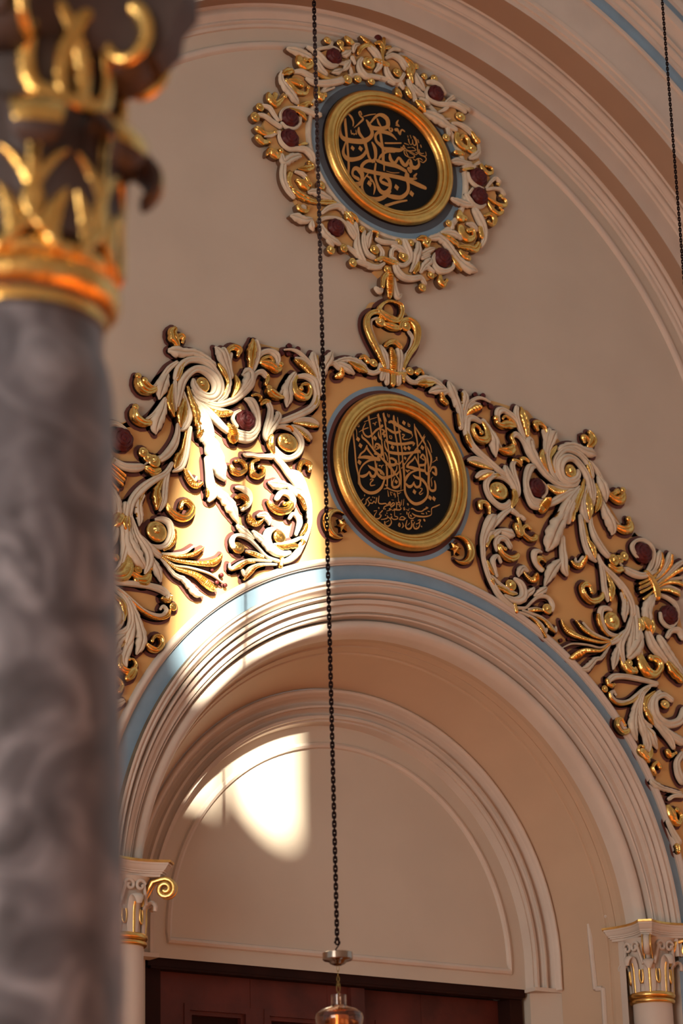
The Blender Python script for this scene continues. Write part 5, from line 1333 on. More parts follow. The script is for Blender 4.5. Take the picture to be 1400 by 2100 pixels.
# raised bead on the reveal that steps out round each capital
def rev(x_, z, sgn):   # point on the splay for a given |x|
    tab = [(1.312, 0.198), (1.300, 0.220), (1.285, 0.262), (1.262, 0.318), (1.230, 0.385)]
    for (a, ya), (b, yb) in zip(tab, tab[1:]):
        if a >= x_ >= b:
            return (sgn * x_, ya + (yb - ya) * (a - x_) / (a - b) - 0.001, z)
    return (sgn * x_, 0.14, z)
for sgn in (-1, 1):
    mb = MB()
    path = [(1.288, FLOOR + .02), (1.288, -0.125), (1.273, -0.125), (1.267, 0.205), (1.311, 0.212)]
    path2 = []
    for (a, za_), (b, zb_) in zip(path, path[1:]):
        for k in range(8): path2.append(rev(a + (b - a) * k / 8, za_ + (zb_ - za_) * k / 8, sgn))
    path2.append(rev(*path[-1], sgn))
    bead_tube(mb, path2, 0.013, M_MO)
    struct(mb.build('trim_7' if sgn < 0 else 'trim_8'))
# recess behind the small columns
for sgn in (-1, 1):
    mb = MB()
    mb.grid([[(sgn * 1.556, 0.003, 0.13), (sgn * 1.556, 0.003, FLOOR)], [(sgn * 1.556, 0.19, 0.13), (sgn * 1.556, 0.19, FLOOR)],
             [(sgn * 1.325, 0.19, 0.13), (sgn * 1.325, 0.19, FLOOR)], [(sgn * 1.325, 0.126, 0.13), (sgn * 1.325, 0.126, FLOOR)]], M_MO)
    struct(mb.build('trim_9' if sgn < 0 else 'trim_10', smooth=False))

# great arch that frames the tympanum
GC = (-0.06, 2.17)
mb = MB()
P = [(2.095, 0.0, M_MO)] + fine([(2.098, -0.004), (2.110, -0.014), (2.128, -0.014), (2.138, -0.004)], M_MO) + [(2.141, 0.004, M_MO), (2.141, -0.001, M_MO)]
arch_sweep(mb, P, GC)
P = [(2.205, 0.0, M_MO), (2.209, -0.012, M_MO), (2.222, -0.014, M_MO)] + fine([(2.228, -0.010), (2.238, -0.022), (2.250, -0.014)], M_MO) + \
    fine([(2.254, -0.016), (2.280, -0.030), (2.308, -0.020)], M_MO) + [(2.312, -0.030, M_MO), (2.322, -0.034, M_MO)]
arch_sweep(mb, P, GC)
struct(mb.build('trim_11', ang=28))
mb = MB()
P = [(2.322, -0.034, M_SOFFIT), (2.322, -0.130, M_MO), (2.435, -0.130, M_MO), (2.438, -0.140, M_MO), (2.452, -0.142, M_MO)] + \
    fine([(2.456, -0.138), (2.475, -0.152), (2.500, -0.146)], M_MO) + [(2.504, -0.152, M_MO)] + fine([(2.508, -0.152), (2.535, -0.166), (2.560, -0.158)], M_MO) + \
    [(2.565, -0.168, M_SOFFIT), (2.565, -0.325, M_MO), (2.592, -0.328, M_MO), (2.594, -0.338, M_MO), (2.622, -0.340, M_MO), (2.626, -0.348, M_MO), (2.648, -0.350, M_MO), (2.650, -0.342, M_MO),
     (2.868, -0.342, M_MO), (2.870, -0.354, M_MO), (2.890, -0.354, M_BLUE), (2.890, -0.340, M_BLUE), (2.978, -0.340, M_MO), (2.980, -0.356, M_MO), (3.000, -0.358, M_MO)] + \
    fine([(3.004, -0.352), (3.03, -0.372), (3.06, -0.360)], M_MO) + [(3.065, -0.372, M_MO)] + fine([(3.07, -0.376), (3.12, -0.350), (3.17, -0.376)], M_MO) + \
    [(3.175, -0.384, M_MO), (3.205, -0.386, M_MO), (3.208, -0.376, M_MO), (3.238, -0.376, M_BLUE), (3.238, -0.350, M_BLUE), (3.306, -0.350, M_MO), (3.308, -0.372, M_MO), (3.34, -0.376, M_MO)] + \
    fine([(3.345, -0.376), (3.38, -0.350), (3.43, -0.376)], M_MO) + [(3.44, -0.39, M_MO), (3.75, -0.39, M_MO), (3.75, 0.0, M_MO)]
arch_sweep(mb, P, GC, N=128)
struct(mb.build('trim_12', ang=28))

# unseen high wall behind the viewer, pierced to throw the sunlit patches
WY = -10.5; DX = -4.2; DZ = 7.245
panes = [[(-1.17, 1.01), (-0.99, 0.99), (-0.925, 0.96), (-0.925, 2.26), (-0.97, 2.27), (-1.08, 2.10), (-1.13, 1.80), (-1.19, 1.60)],
         [(-0.785, 1.02), (-0.65, 0.89), (-0.56, 0.85), (-0.50, 0.87), (-0.495, 1.98), (-0.57, 2.05), (-0.66, 2.07), (-0.785, 2.13)]]
x0, x1, z0, z1 = DX - 1.35, DX - 0.35, DZ + 0.6, DZ + 2.5
xs = [(-5.4, -4.2), (-3.6, -2.4), (0.2, 1.5), (2.3, 3.6)]  # added openings that let sun onto the floor for warm bounce
def wall_with_holes(mb, X0, X1, Z0, Z1, holes, y, M):
    xsn = sorted({X0, X1, *[h[0] for h in holes], *[h[1] for h in holes]})
    zsn = sorted({Z0, Z1, *[h[2] for h in holes], *[h[3] for h in holes]})
    for i in range(len(xsn) - 1):
        for j in range(len(zsn) - 1):
            cx, cz = (xsn[i] + xsn[i + 1]) / 2, (zsn[j] + zsn[j + 1]) / 2
            if any(h[0] < cx < h[1] and h[2] < cz < h[3] for h in holes): continue
            mb.poly([(xsn[i], y, zsn[j]), (xsn[i + 1], y, zsn[j]), (xsn[i + 1], y, zsn[j + 1]), (xsn[i], y, zsn[j + 1])], M)
mb = MB()
holes = [(x0, x1, z0, z1)] + [(a, b, -2.3, 0.6) for a, b in xs]
wall_with_holes(mb, -16, 9, FLOOR, 14.5, holes, WY, M_PL)
struct(mb.build('wall_behind', smooth=False))
bmw = bmesh.new()
loops = [[(x0, z0), (x1, z0), (x1, z1), (x0, z1)]] + [[(a + DX, b + DZ) for a, b in pn] for pn in panes]
edges_ = []
for lp in loops:
    vs = [bmw.verts.new((a, WY, b)) for a, b in lp]
    edges_ += [bmw.edges.new((vs[i], vs[(i + 1) % len(vs)])) for i in range(len(vs))]
bmesh.ops.triangle_fill(bmw, use_beauty=True, use_dissolve=False, edges=edges_)
me = bpy.data.meshes.new('window_1'); bmw.to_mesh(me); bmw.free(); me.materials.append(M_WOODD)
struct(link('window_1', me))  # unseen sheet cut as a gobo, panes shaped to the sunlit patches
for k, (a, b) in enumerate(xs):
    mb = MB()
    for t in (0, .5, 1): mb.box((a + (b - a) * t, WY, -0.85), (0.06, 0.05, 2.9), M_WOODD)
    for z in (-2.3, -0.85, 0.6): mb.box(((a + b) / 2, WY, z), (b - a, 0.045, 0.06), M_WOODD)
    struct(mb.build('window_%d' % (k + 2), smooth=False))

# ------------------------------------------------------------------ door
door = link('door_1', None); door['kind'] = 'structure'; door.location = (0, 0.62, FLOOR)
DZ0 = 0 - FLOOR
mb = MB()
mb.box((0, -0.045, DZ0 - 0.128), (2.08, 0.09, 0.036), M_WOODD)
mb.box((0, -0.060, DZ0 - 0.150), (2.05, 0.055, 0.014), M_WOODD)
for sgn in (-1, 1): mb.box((sgn * 1.0, -0.02, DZ0 / 2 - 0.08), (0.075, 0.09, DZ0 - 0.14), M_WOODD)
mb.build('door_frame', door, smooth=False)
mb = MB(); mb.box((0, 0.20, DZ0 / 2), (2.3, 0.02, DZ0 + .2), M_WOODD); mb.build('door_back', door, smooth=False)
def leaf(xa, xb, yo, name):
    mb = MB()
    ztop = DZ0 - 0.150; w = xb - xa
    st = 0.135
    ph = 0.82
    zs = [ztop, ztop - 0.135]
    # stiles, rails, raised panels with moulded frames
    xm = (xa + xb) / 2
    for cx, ww in ((xa + st / 2, st), (xb - st / 2, st), (xm, 0.07)): mb.box((cx, yo, ztop / 2), (ww, 0.05, ztop), M_WOOD)
    z = ztop
    rails = [ztop - 0.06]
    zc = ztop
    while zc > 0.3:
        mb.box((xm, yo + 0.001, zc - 0.0675), (w - 2 * st, 0.048, 0.135), M_WOOD)
        zt = zc - 0.135; zb = zt - 0.70
        for (pa, pb) in ((xa + st, xm - 0.035), (xm + 0.035, xb - st)):
            for ins, dy, th in ((0.0, -0.012, 0.028), (0.028, 0.002, 0.018)):
                a, b, c, d = pa + ins, pb - ins, zb + ins, zt - ins
                mb.box(((a + b) / 2, yo + dy, c + th / 2), (b - a, 0.034, th), M_WOOD)
                mb.box(((a + b) / 2, yo + dy, d - th / 2), (b - a, 0.034, th), M_WOOD)
                mb.box((a + th / 2, yo + dy, (c + d) / 2), (th, 0.034, d - c - 2 * th), M_WOOD)
                mb.box((b - th / 2, yo + dy, (c + d) / 2), (th, 0.034, d - c - 2 * th), M_WOOD)
            mb.box(((pa + pb) / 2, yo + 0.016, (zb + zt) / 2), (pb - pa, 0.012, zt - zb), M_WOODD)
            mb.box(((pa + pb) / 2, yo + 0.006, (zb + zt) / 2 - .02), (pb - pa - 0.15, 0.02, zt - zb - 0.15), M_WOOD)
        zc = zb
    return mb.build(name, door, smooth=False)
leaf(-0.955, 0.075, 0.0, 'door_leaf')
leaf(0.11, 0.985, 0.06, 'door_leaf')
mb = MB(); mb.box((0.093, -0.02, DZ0 / 2 - .08), (0.075, 0.055, DZ0 - 0.16), M_WOOD); mb.build('cover_strip', door, smooth=False)

# ------------------------------------------------------------------ spandrel ornaments
def poly_thin(mb, pts, y, M): mb.poly([(a, y, b) for a, b in pts], M)
G = [tuple(float(v) / 1000 for v in q.split(',')) for q in GROUND.split()]
G[0] = (-1.99, 0.30)
half = [(-1.99, -0.3)] + G
left = [q for q in half]
arcL = [(-1.69 * math.cos(PI / 2 * k / 40), 1.69 * math.sin(PI / 2 * k / 40)) for k in range(41)]
ground_root = thing('painted_spandrel', 'ochre painted ground of the plaster ornament over the door arch', 'painted panel', (0, 0, 1.7))
mb = MB()
right = [(-a, b) for a, b in half][::-1]
top = [q for q in half if q[0] < -0.02] + [(0, 2.615)] + [q for q in right if q[0] > 0.02]
arcL = [(1.64 * math.cos(PI * k / 80), 1.68 * math.sin(PI * k / 80)) for k in range(81)]
outl = top + [(1.64, -0.3)] + arcL + [(-1.64, -0.3)]
bmw = bmesh.new()
vs = [bmw.verts.new((a, -0.002, b - 1.7)) for a, b in outl]
es = [bmw.edges.new((vs[i], vs[(i + 1) % len(vs)])) for i in range(len(vs))]
bmesh.ops.triangle_fill(bmw, use_beauty=True, use_dissolve=False, edges=es)
me = bpy.data.meshes.new('ochre_ground'); bmw.to_mesh(me); bmw.free(); me.materials.append(M_TAN)
link('ochre_ground', me, ground_root)

L = decode(SPAN_LEFT); R = decode(SPAN_RIGHT); FR = decode(FAN_RIGHT)
FL = [(c, [(-q[0] - 0.064,) + tuple(q[1:]) for q in Q]) for c, Q in FR]
root = thing('spandrel_ornament', 'cream and gold acanthus scroll relief left of the lower calligraphy medallion, partly in sunlight', 'relief', (-1.0, -0.003, 1.9), 'acanthus reliefs over the door arch')
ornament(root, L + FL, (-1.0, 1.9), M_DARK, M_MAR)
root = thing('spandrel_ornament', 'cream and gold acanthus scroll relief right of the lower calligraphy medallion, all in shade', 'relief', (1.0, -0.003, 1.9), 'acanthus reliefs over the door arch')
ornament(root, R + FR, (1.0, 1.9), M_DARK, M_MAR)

# crest above the lower medallion
root = thing('crest_ornament', 'gold strapwork crest with a ring on top, between the two medallions', 'relief', (-0.02, -0.003, 2.75))
CI = decode(CREST)
ornament(root, CI, (-0.02, 2.75), M_DARK, None, stand=0.020)
mb = MB()
pts = [(-0.155, 2.93), (-0.13, 2.97), (-0.08, 2.985), (-0.03, 2.99), (0.03, 2.985), (0.09, 2.965), (0.12, 2.89), (0.09, 2.79), (0.045, 2.68), (0.03, 2.60), (-0.085, 2.60), (-0.105, 2.70), (-0.14, 2.8)]
C_ = catmull([(a, b, 0) for a, b in pts] + [(pts[0][0], pts[0][1], 0)], .02)
ring = [(a + 0.005, b - 2.75) for a, b, _ in C_[:-1]]
CREST_BG = ring

# crescents and stars
def crescent(cx, cz, sgn, label):
    root = thing('crescent_and_star', label, 'emblem', (cx, -0.003, cz), 'crescents beside the lower medallion')
    N = 40; rows = []; Ro, Ri, off = 0.072, 0.058, 0.026
    # outer arc centre 0, inner arc shifted towards the star
    sec = []
    for k in range(N + 1):
        t = k / N
        a = math.radians(52) + t * math.radians(256)
        ox_, oz_ = Ro * math.cos(a), Ro * math.sin(a)
        a2 = math.radians(66) + t * math.radians(228)
        ix, iz = off + Ri * math.cos(a2), Ri * math.sin(a2)
        sec.append(((ox_, oz_), (ix, iz)))
    for (ox_, oz_), (ix, iz) in sec:
        w = math.hypot(ox_ - ix, oz_ - iz); row = [(ox_, -0.0005, oz_)]
        for u in (0, .15, .35, .5, .65, .85, 1):
            h = 0.022 + 0.55 * w * math.sqrt(max(0, 1 - (2 * u - 1) ** 2))
            row.append((ox_ + (ix - ox_) * u, -h, oz_ + (iz - oz_) * u))
        row.append((ix, -0.0005, iz))
        rows.append([(sgn * q[0], q[1], q[2]) for q in row])
    mb = MB(); nu = len(rows[0])
    mb.grid(rows, M_GO, mrow=lambda i, j: M_DARK if j in (0, nu - 2) else M_GO)
    mb.build('crescent', root, ang=50)
    mb = MB(); sx = sgn * 0.038
    c = (sx, -0.046, 0.0)
    star = []
    for k in range(12):
        a = PI / 12 * 0 + PI * k / 6 + 0.2; r = 0.036 if k % 2 == 0 else 0.017
        star.append((sx + r * math.cos(a), -0.022, r * math.sin(a)))
    for k in range(12):
        a, b = star[k], star[(k + 1) % 12]
        mb.poly([a, b, c], M_GO)
        mb.poly([a, b, (b[0], -0.0005, b[2]), (a[0], -0.0005, a[2])], M_DARK)
    mb.build('star', root, smooth=False)
    mb = MB()
    f = lambda P, g: flat(mb, [(sgn * a, b, w) for a, b, w in P], M_MAR, -0.001, g)
    f([(Ro * .86 * math.cos(math.radians(52 + 256 * t / 16)), Ro * .86 * math.sin(math.radians(52 + 256 * t / 16)), 0.028 * math.sin(PI * t / 16) + .004) for t in range(17)], 0.026)
    o = mb.build('painted_outline', root, smooth=False, fixn=False)
    o['label'] = 'maroon outline painted on the wall'
crescent(-0.385, 1.812, 1, 'small gold crescent and star left of the lower calligraphy medallion')
crescent(0.335, 1.812, -1, 'small gold crescent and star right of the lower calligraphy medallion')

# ------------------------------------------------------------------ medallions
def ring_sweep(mb, prof, ex, ez, N=112):
    rows = [[(R * ex * math.cos(2 * PI * k / N), y, R * ez * math.sin(2 * PI * k / N)) for k in range(N)] for R, y, _ in prof]
    for i in range(len(prof) - 1): mb.grid([rows[i], rows[i + 1]], prof[i][2], closed_u=True)
def letters(root, data, org, y):
    mb = MB(); n = 0
    for code, Q in decode(data):
        yy = y - 0.00004 * n; n += 1
        if code[0] == 'd':
            x, z, s_ = Q[0]; x -= org[0]; z -= org[1]; h = s_ * 0.62
            mb.poly([(x - h * .25, yy, z + h * .95), (x + h * .85, yy, z + h * .28), (x + h * .25, yy, z - h * .95), (x - h * .85, yy, z - h * .28)], M_LET)
        elif len(Q) > 1:
            flat(mb, [(a - org[0], b - org[1], w) for a, b, w in Q], M_LET, yy, 0)
    o = mb.build('lettering', root, smooth=False, fixn=False)
    o['label'] = 'gold calligraphic lettering'
def medallion(name, label, c, r, data, ex, ez, rings):
    root = thing(name, label, 'medallion', (c[0], -0.001, c[1]))
    g = M_GOF
    mb = MB()
    P = [(r + .004, -0.0, M_DARK), (r, -0.022, M_DARK), (r, -0.024, g)] + fine([(r, -0.028), (r - .010, -0.046), (r - .026, -0.054), (r - .040, -0.050)], g) + \
        [(r - .042, -0.043, g), (r - .046, -0.043, g)] + [(r - .049, -0.048, g), (r - .056, -0.046, g), (r - .061, -0.040, g), (r - .063, -0.034, g)] + \
        fine([(r - .065, -0.037), (r - .072, -0.038), (r - .080, -0.030), (r - .085, -0.017)], g)
    ring_sweep(mb, P, ex, ez)
    mb.build('gilded_frame', root, ang=30)
    mb = MB(); N = 96; ri = r - .084
    mb.poly([(ri * ex * math.cos(2 * PI * k / N), -0.019, ri * ez * math.sin(2 * PI * k / N)) for k in range(N)], M_BLACK)
    bp_ = mb.build('black_panel', root, smooth=False)
    letters(bp_, data, c, -0.0205)
    for nm, lb, ra, rb, M, y in rings:
        mb = MB(); ring_sweep(mb, [(ra, y, M), (rb, y - .0004, M)], ex, ez)
        mb.build(nm, root, smooth=False)['label'] = lb
low = medallion('calligraphy_medallion', 'round black calligraphy medallion in a gold frame above the door arch, with a date',
          (-0.006, 2.137), 0.385, CAL_LOW, 1.0, 1.0,
          [('painted_ring', 'dark maroon ring', 0.409, 0.375, M_MAR, -0.0030), ('painted_ring', 'blue ring', 0.428, 0.407, M_BLUE, -0.0028)])
top_ = medallion('calligraphy_medallion', 'upper round black calligraphy medallion in a gold frame, inside the carved wreath',
          (-0.010, 3.770), 0.378, CAL_TOP, 1.02, 0.93,
          [('painted_ring', 'slate grey ring', 0.420, 0.370, M_SLATE, -0.010), ('painted_ring', 'blue ring', 0.456, 0.418, M_BLUE, -0.0105)])

# wreath
WI = decode(WREATH)
root = thing('wreath_ornament', 'oval plaster wreath of scrolls, roses and gilded shells round the upper medallion', 'relief', (-0.01, -0.001, 3.77))
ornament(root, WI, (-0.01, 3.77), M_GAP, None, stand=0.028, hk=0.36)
# ochre backing that follows the carving
ext = [0.0] * 72
cx_, cz_ = -0.01, 3.77
for code, Q in WI:
    for q in Q:
        a = math.atan2(q[1] - cz_, q[0] - cx_); r_ = math.hypot(q[0] - cx_, q[1] - cz_)
        k = int((a + PI) / (2 * PI) * 72) % 72
        ext[k] = max(ext[k], r_)
for k in range(72):
    if ext[k] == 0: ext[k] = (ext[k - 1] + ext[(k + 1) % 72]) / 2
sm = [min(ext[(k + d) % 72] for d in (-1, 0, 1)) for k in range(72)]
sm = [(sm[k - 1] + 2 * sm[k] + sm[(k + 1) % 72]) / 4 - 0.012 for k in range(72)]
mb = MB()
rows = [[], [], []]
for k in range(72):
    a = -PI + (k + .5) / 72 * 2 * PI
    rr = max(sm[k], 0.49)
    rows[0].append((0.455 * 1.02 * math.cos(a), -0.013, 0.455 * .93 * math.sin(a)))
    rows[1].append((rr * math.cos(a), -0.024, rr * math.sin(a)))
    rows[2].append((rr * math.cos(a), -0.0005, rr * math.sin(a)))
mb.grid(rows, M_TAN, closed_u=True)
mb.build('ochre_backing', root, ang=40)
mb = MB()
ring_sweep(mb, [(0.450, -0.012, M_CR), (0.452, -0.026, M_CR), (0.462, -0.032, M_CR), (0.474, -0.030, M_CR), (0.478, -0.014, M_CR)], 1.02, .93)
mb.build('inner_rim', root)

# crest backing: ochre field with maroon line
root = bpy.data.objects['crest_ornament']
bmw = bmesh.new()
vs = [bmw.verts.new((a, -0.004, b)) for a, b in ring]
es = [bmw.edges.new((vs[i], vs[(i + 1) % len(vs)])) for i in range(len(vs))]
bmesh.ops.triangle_fill(bmw, use_beauty=True, use_dissolve=False, edges=es)
me = bpy.data.meshes.new('ochre_backing'); bmw.to_mesh(me); bmw.free(); me.materials.append(M_TAN)
link('ochre_backing', me, root)
mb = MB()
for code, Q in CI:
    if code[0] != 'B' and code not in ('Rr', 'br') and len(Q) > 4:
        flat(mb, [(q[0] + 0.02, q[1] - 2.75, q[2]) for q in Q], M_MAR, -0.0046, 0.034)
mb.build('painted_outline', root, smooth=False, fixn=False)['label'] = 'maroon outline painted round the straps'
rq = CI[0][1]; ocx = sum(q[0] for q in rq) / len(rq) + 0.02; ocz = sum(q[1] for q in rq) / len(rq) - 2.75
mb = MB()
for rr, yy, M in ((0.046, -0.0060, M_MAR), (0.032, -0.0066, M_TAN)):
    mb.poly([(ocx + rr * .85 * math.cos(2 * PI * k / 32), yy, ocz + rr * math.sin(2 * PI * k / 32)) for k in range(32)], M)
mb.build('ring_field', root, smooth=False)

# ------------------------------------------------------------------ columns with capitals
def lathe(mb, prof, M, N=40, c=(0, 0)):
    rows = [[(c[0] + r * math.cos(2 * PI * k / N), c[1] + r * math.sin(2 * PI * k / N), z) for k in range(N)] for r, z in prof]
    mb.grid(rows, M, closed_u=True)
def strap(mb, pts, side, M, thick=0.01):
    """pts: (Vector, half width); side: sideways direction; a rounded band in 3-D"""
    rows = []
    n = len(pts)
    for i in range(n):
        p_, w = pts[i]
        t = (pts[min(i + 1, n - 1)][0] - pts[max(i - 1, 0)][0]).normalized()
        nn = t.cross(side).normalized()
        rows.append([tuple(p_ + side * (w * math.cos(a)) + nn * (thick * math.sin(a))) for a in [2 * PI * k / 10 for k in range(10)]])
    mb.grid(rows, M, closed_u=True)
    mb.poly(rows[0], M); mb.poly(rows[-1], M)
def capital(root, z0, H, r, hA, Mbell, Mgold, Mab, Mleaf, heavy=False, skip=None):
    """z0: top of shaft; H: height to the abacus; r: shaft radius; hA: half side of the abacus"""
    mb = MB()
    lathe(mb, [(r * .98, z0 - .02), (r * .97, z0), (r * .95, z0 + H * .35), (r * .98, z0 + H * .6), (r * 1.12, z0 + H * .85), (r * 1.35, z0 + H)], Mbell)
    cap = mb.build('capital', root)
    root0, root = root, cap
    mb = MB()
    q = r * .16
    for zc, rr, qq in ((z0 - q * .1, r * 1.02, q), (z0 - q * 1.9, r * 1.03, q * .72)):
        pr = [(rr + qq * 1.0 * math.cos(a), zc + qq * math.sin(a)) for a in [(-PI / 2 + PI * k / 8) for k in range(9)]]
        lathe(mb, [(r * .9, pr[0][1])] + pr + [(r * .9, pr[-1][1])], Mgold)
    mb.build('astragal', root)['label'] = 'gilded ring below the capital'
    # abacus
    def ring_pts(s_, z):
        out = []
        for k in range(4):
            a = PI / 4 + k * PI / 2
            ch = 0.16
            for t in range(-6, 7):
                pass
        base = [(1, -1 + .28), (1, 1 - .28)]
        for k in range(4):
            c_, sn = math.cos(k * PI / 2), math.sin(k * PI / 2)
            side = []
            for t in range(9):
                v = -0.74 + 1.48 * t / 8
                u = 1.0 - 0.20 * (1 - (v / 0.74) ** 2)
                side.append((u, v))
            side[0] = (1.0, -0.74); side[-1] = (1.0, 0.74)
            for u, v in side: out.append(((u * c_ - v * sn) * hA * s_, (u * sn + v * c_) * hA * s_, z))
        return out
    za = z0 + H; t_ = hA * .40
    mb = MB()
    prf = [(0.70, 0), (0.82, 0), (0.83, .16), (0.87, .18), (0.87, .28), (0.90, .30), (0.90, .38), (0.925, .42), (0.955, .56), (0.985, .70), (1.0, .72), (1.0, .88)]
    rows = [ring_pts(s_, za + t_ * k) for s_, k in prf]
    mb.grid(rows, Mab, closed_u=True)
    mb.poly(rows[0], Mab)
    mb.build('abacus', root, ang=30)
    mb = MB()
    rows = [ring_pts(1.0, za + t_ * .84), ring_pts(1.04, za + t_ * .86), ring_pts(1.045, za + t_ * .99), ring_pts(.98, za + t_ * 1.0)]
    mb.grid(rows, Mgold, closed_u=True); mb.poly(rows[-1], Mab)
    mb.build('gilded_edge', root, ang=30)
    # corner volutes
    for k in range(4):
        a = PI / 4 + k * PI / 2
        if skip is not None and k == skip: continue
        d = Vector((math.cos(a), math.sin(a), 0)); sd = Vector((-math.sin(a), math.cos(a), 0))
        zc = z0 + H * .80; rc = hA * 1.12; R_ = H * .18
        pts = [(d * (r * 1.02) + Vector((0, 0, z0 + H * .50)), r * .10), (d * (r * 1.06) + Vector((0, 0, z0 + H * .68)), r * .13),
               (d * (rc - R_ * 1.25) + Vector((0, 0, zc + R_ * .72)), r * .15)]
        for j in range(26):
            th = PI * .62 - j / 25 * PI * 3.4
            rad = R_ * (1 - .80 * j / 25)
            pts.append((d * (rc + rad * math.cos(th)) + Vector((0, 0, zc + rad * math.sin(th))), r * (.16 - .02 * j / 25)))
        mb = MB(); strap(mb, pts, sd, Mab, thick=R_ * .17)
        mb.build('corner_volute', root, ang=60)
        for s2 in (-1, 1):
            mb = MB()
            P3 = [(q_ + sd * (s2 * r * .20), r * .045) for q_, w in pts]
            strap(mb, P3, sd, Mgold, thick=R_ * .22)
            mb.build('volute_edge', root, ang=60)
    # inner scrolls under the middle of each side
    for k in range(4):
        a = k * PI / 2
        for s2 in (-1, 1):
            d = Vector((math.cos(a), math.sin(a), 0)); sd = Vector((-math.sin(a), math.cos(a), 0)) * s2
            pts = []
            for j in range(7):
                t = j / 6
                pts.append((d * (r * (1.06 + .14 * t)) + sd * (r * (.66 - .20 * t)) + Vector((0, 0, z0 + H * (.52 + .33 * t))), r * .085))
            cz = z0 + H * .84; cx = r * .27; R_ = H * .10
            for j in range(16):
                th = PI * .1 + j / 15 * PI * 2.1
                rad = R_ * (1 - .65 * j / 15)
                pts.append((d * (r * 1.22) + sd * (cx + rad * math.cos(th)) + Vector((0, 0, cz + rad * math.sin(th))), r * .075))
            mb = MB(); strap(mb, pts, d, Mleaf if not heavy else Mgold, thick=r * .075)
            mb.build('inner_scroll', root, ang=60)
    # tall leaves with curled tips, gilded rib and hook
    for k in range(8):
        a = k * PI / 4 + (PI / 8 if heavy else 0)
        d = Vector((math.cos(a), math.sin(a), 0)); sd = Vector((-math.sin(a), math.cos(a), 0))
        hh = .60 if k % 2 == 0 else .52
        prof_ = [(1.01, .02, .26), (1.03, .18, .30), (1.04, .34, .31), (1.07, .48, .29), (1.22, hh + .03, .30), (1.42, hh + .06, .28), (1.56, hh, .22), (1.54, hh - .09, .12)]
        C2 = catmull([(q_[0] * r, q_[1] * H, q_[2] * r) for q_ in prof_], H * .05)
        pts = [(d * q_[0] + Vector((0, 0, z0 + q_[1])), max(q_[2], .002)) for q_ in C2]
        mb = MB(); strap(mb, pts, sd, Mleaf, thick=r * .095)
        mb.build('acanthus_leaf', root, ang=60)
        mb = MB()
        P3 = [(q_ + d * r * .085, w * .24) for q_, w in pts[:-8]]
        strap(mb, P3, sd, Mgold, thick=r * .045)
        if heavy:
            strap(mb, [(q_ + Vector((0, 0, .006)) + d * .006, w * .8) for q_, w in pts[-12:]], sd, Mgold, thick=r * .085)
        mb.build('gilded_rib', root, ang=60)
        # loop between leaves
        a2 = a + PI / 8
        d2 = Vector((math.cos(a2), math.sin(a2), 0)); s3 = Vector((-math.sin(a2), math.cos(a2), 0))
        if not heavy:
            pts = [(d2 * (r * 1.10) + s3 * (r * .10 * math.cos(th)) + Vector((0, 0, z0 + H * (.34 + .14 * math.sin(th)))), r * .05) for th in [PI * .75 + 1.5 * PI * j / 20 for j in range(21)]]
            mb = MB(); strap(mb, pts, d2, Mgold, thick=r * .052)
            mb.build('gilded_loop', root, ang=60)
        else:
            for s2 in (-1, 1):
                for (zz, ww, xx, hh2) in ((.08, .16, .12, .20), (.14, .15, .17, .34)):
                    pts = [(d2 * (r * (1.03 + .05 * math.sin(PI * t))) + s3 * (s2 * r * (xx + .12 * math.sin(PI * t * .9))) + Vector((0, 0, z0 + H * (zz - .06 + hh2 * t))), r * ww * math.sin(PI * (t * .86 + .1)) + .001) for t in [j / 10 for j in range(11)]]
                    mb = MB(); strap(mb, pts, s3, Mgold, thick=r * .05)
                    mb.build('gilded_leaflet', root, ang=60)
for sgn, zt, zr, lab in ((-1, 0.170, -0.135, 'slender cream column with gilded capital at the left foot of the door arch'),
                         (1, 0.150, -0.178, 'slender cream column with gilded capital at the right foot of the door arch')):
    root = thing('engaged_column', lab, 'column', (sgn * 1.437, 0.08, FLOOR), 'columns at the door arch')
    r = 0.093; hA = 0.168
    zb = zr - FLOOR
    H = (zt - zr) - hA * .40
    mb = MB(); lathe(mb, [(r * 1.35, 0), (r * 1.35, .08), (r * 1.2, .1), (r * 1.22, .14), (r * 1.05, .17), (r * 1.03, .2), (r * .99, zb - .02)], M_MO)
    mb.build('shaft', root)
    capital(root, zb, H, r, hA, M_MO, M_GOS, M_MO, M_MO, skip=(0 if sgn < 0 else 1))

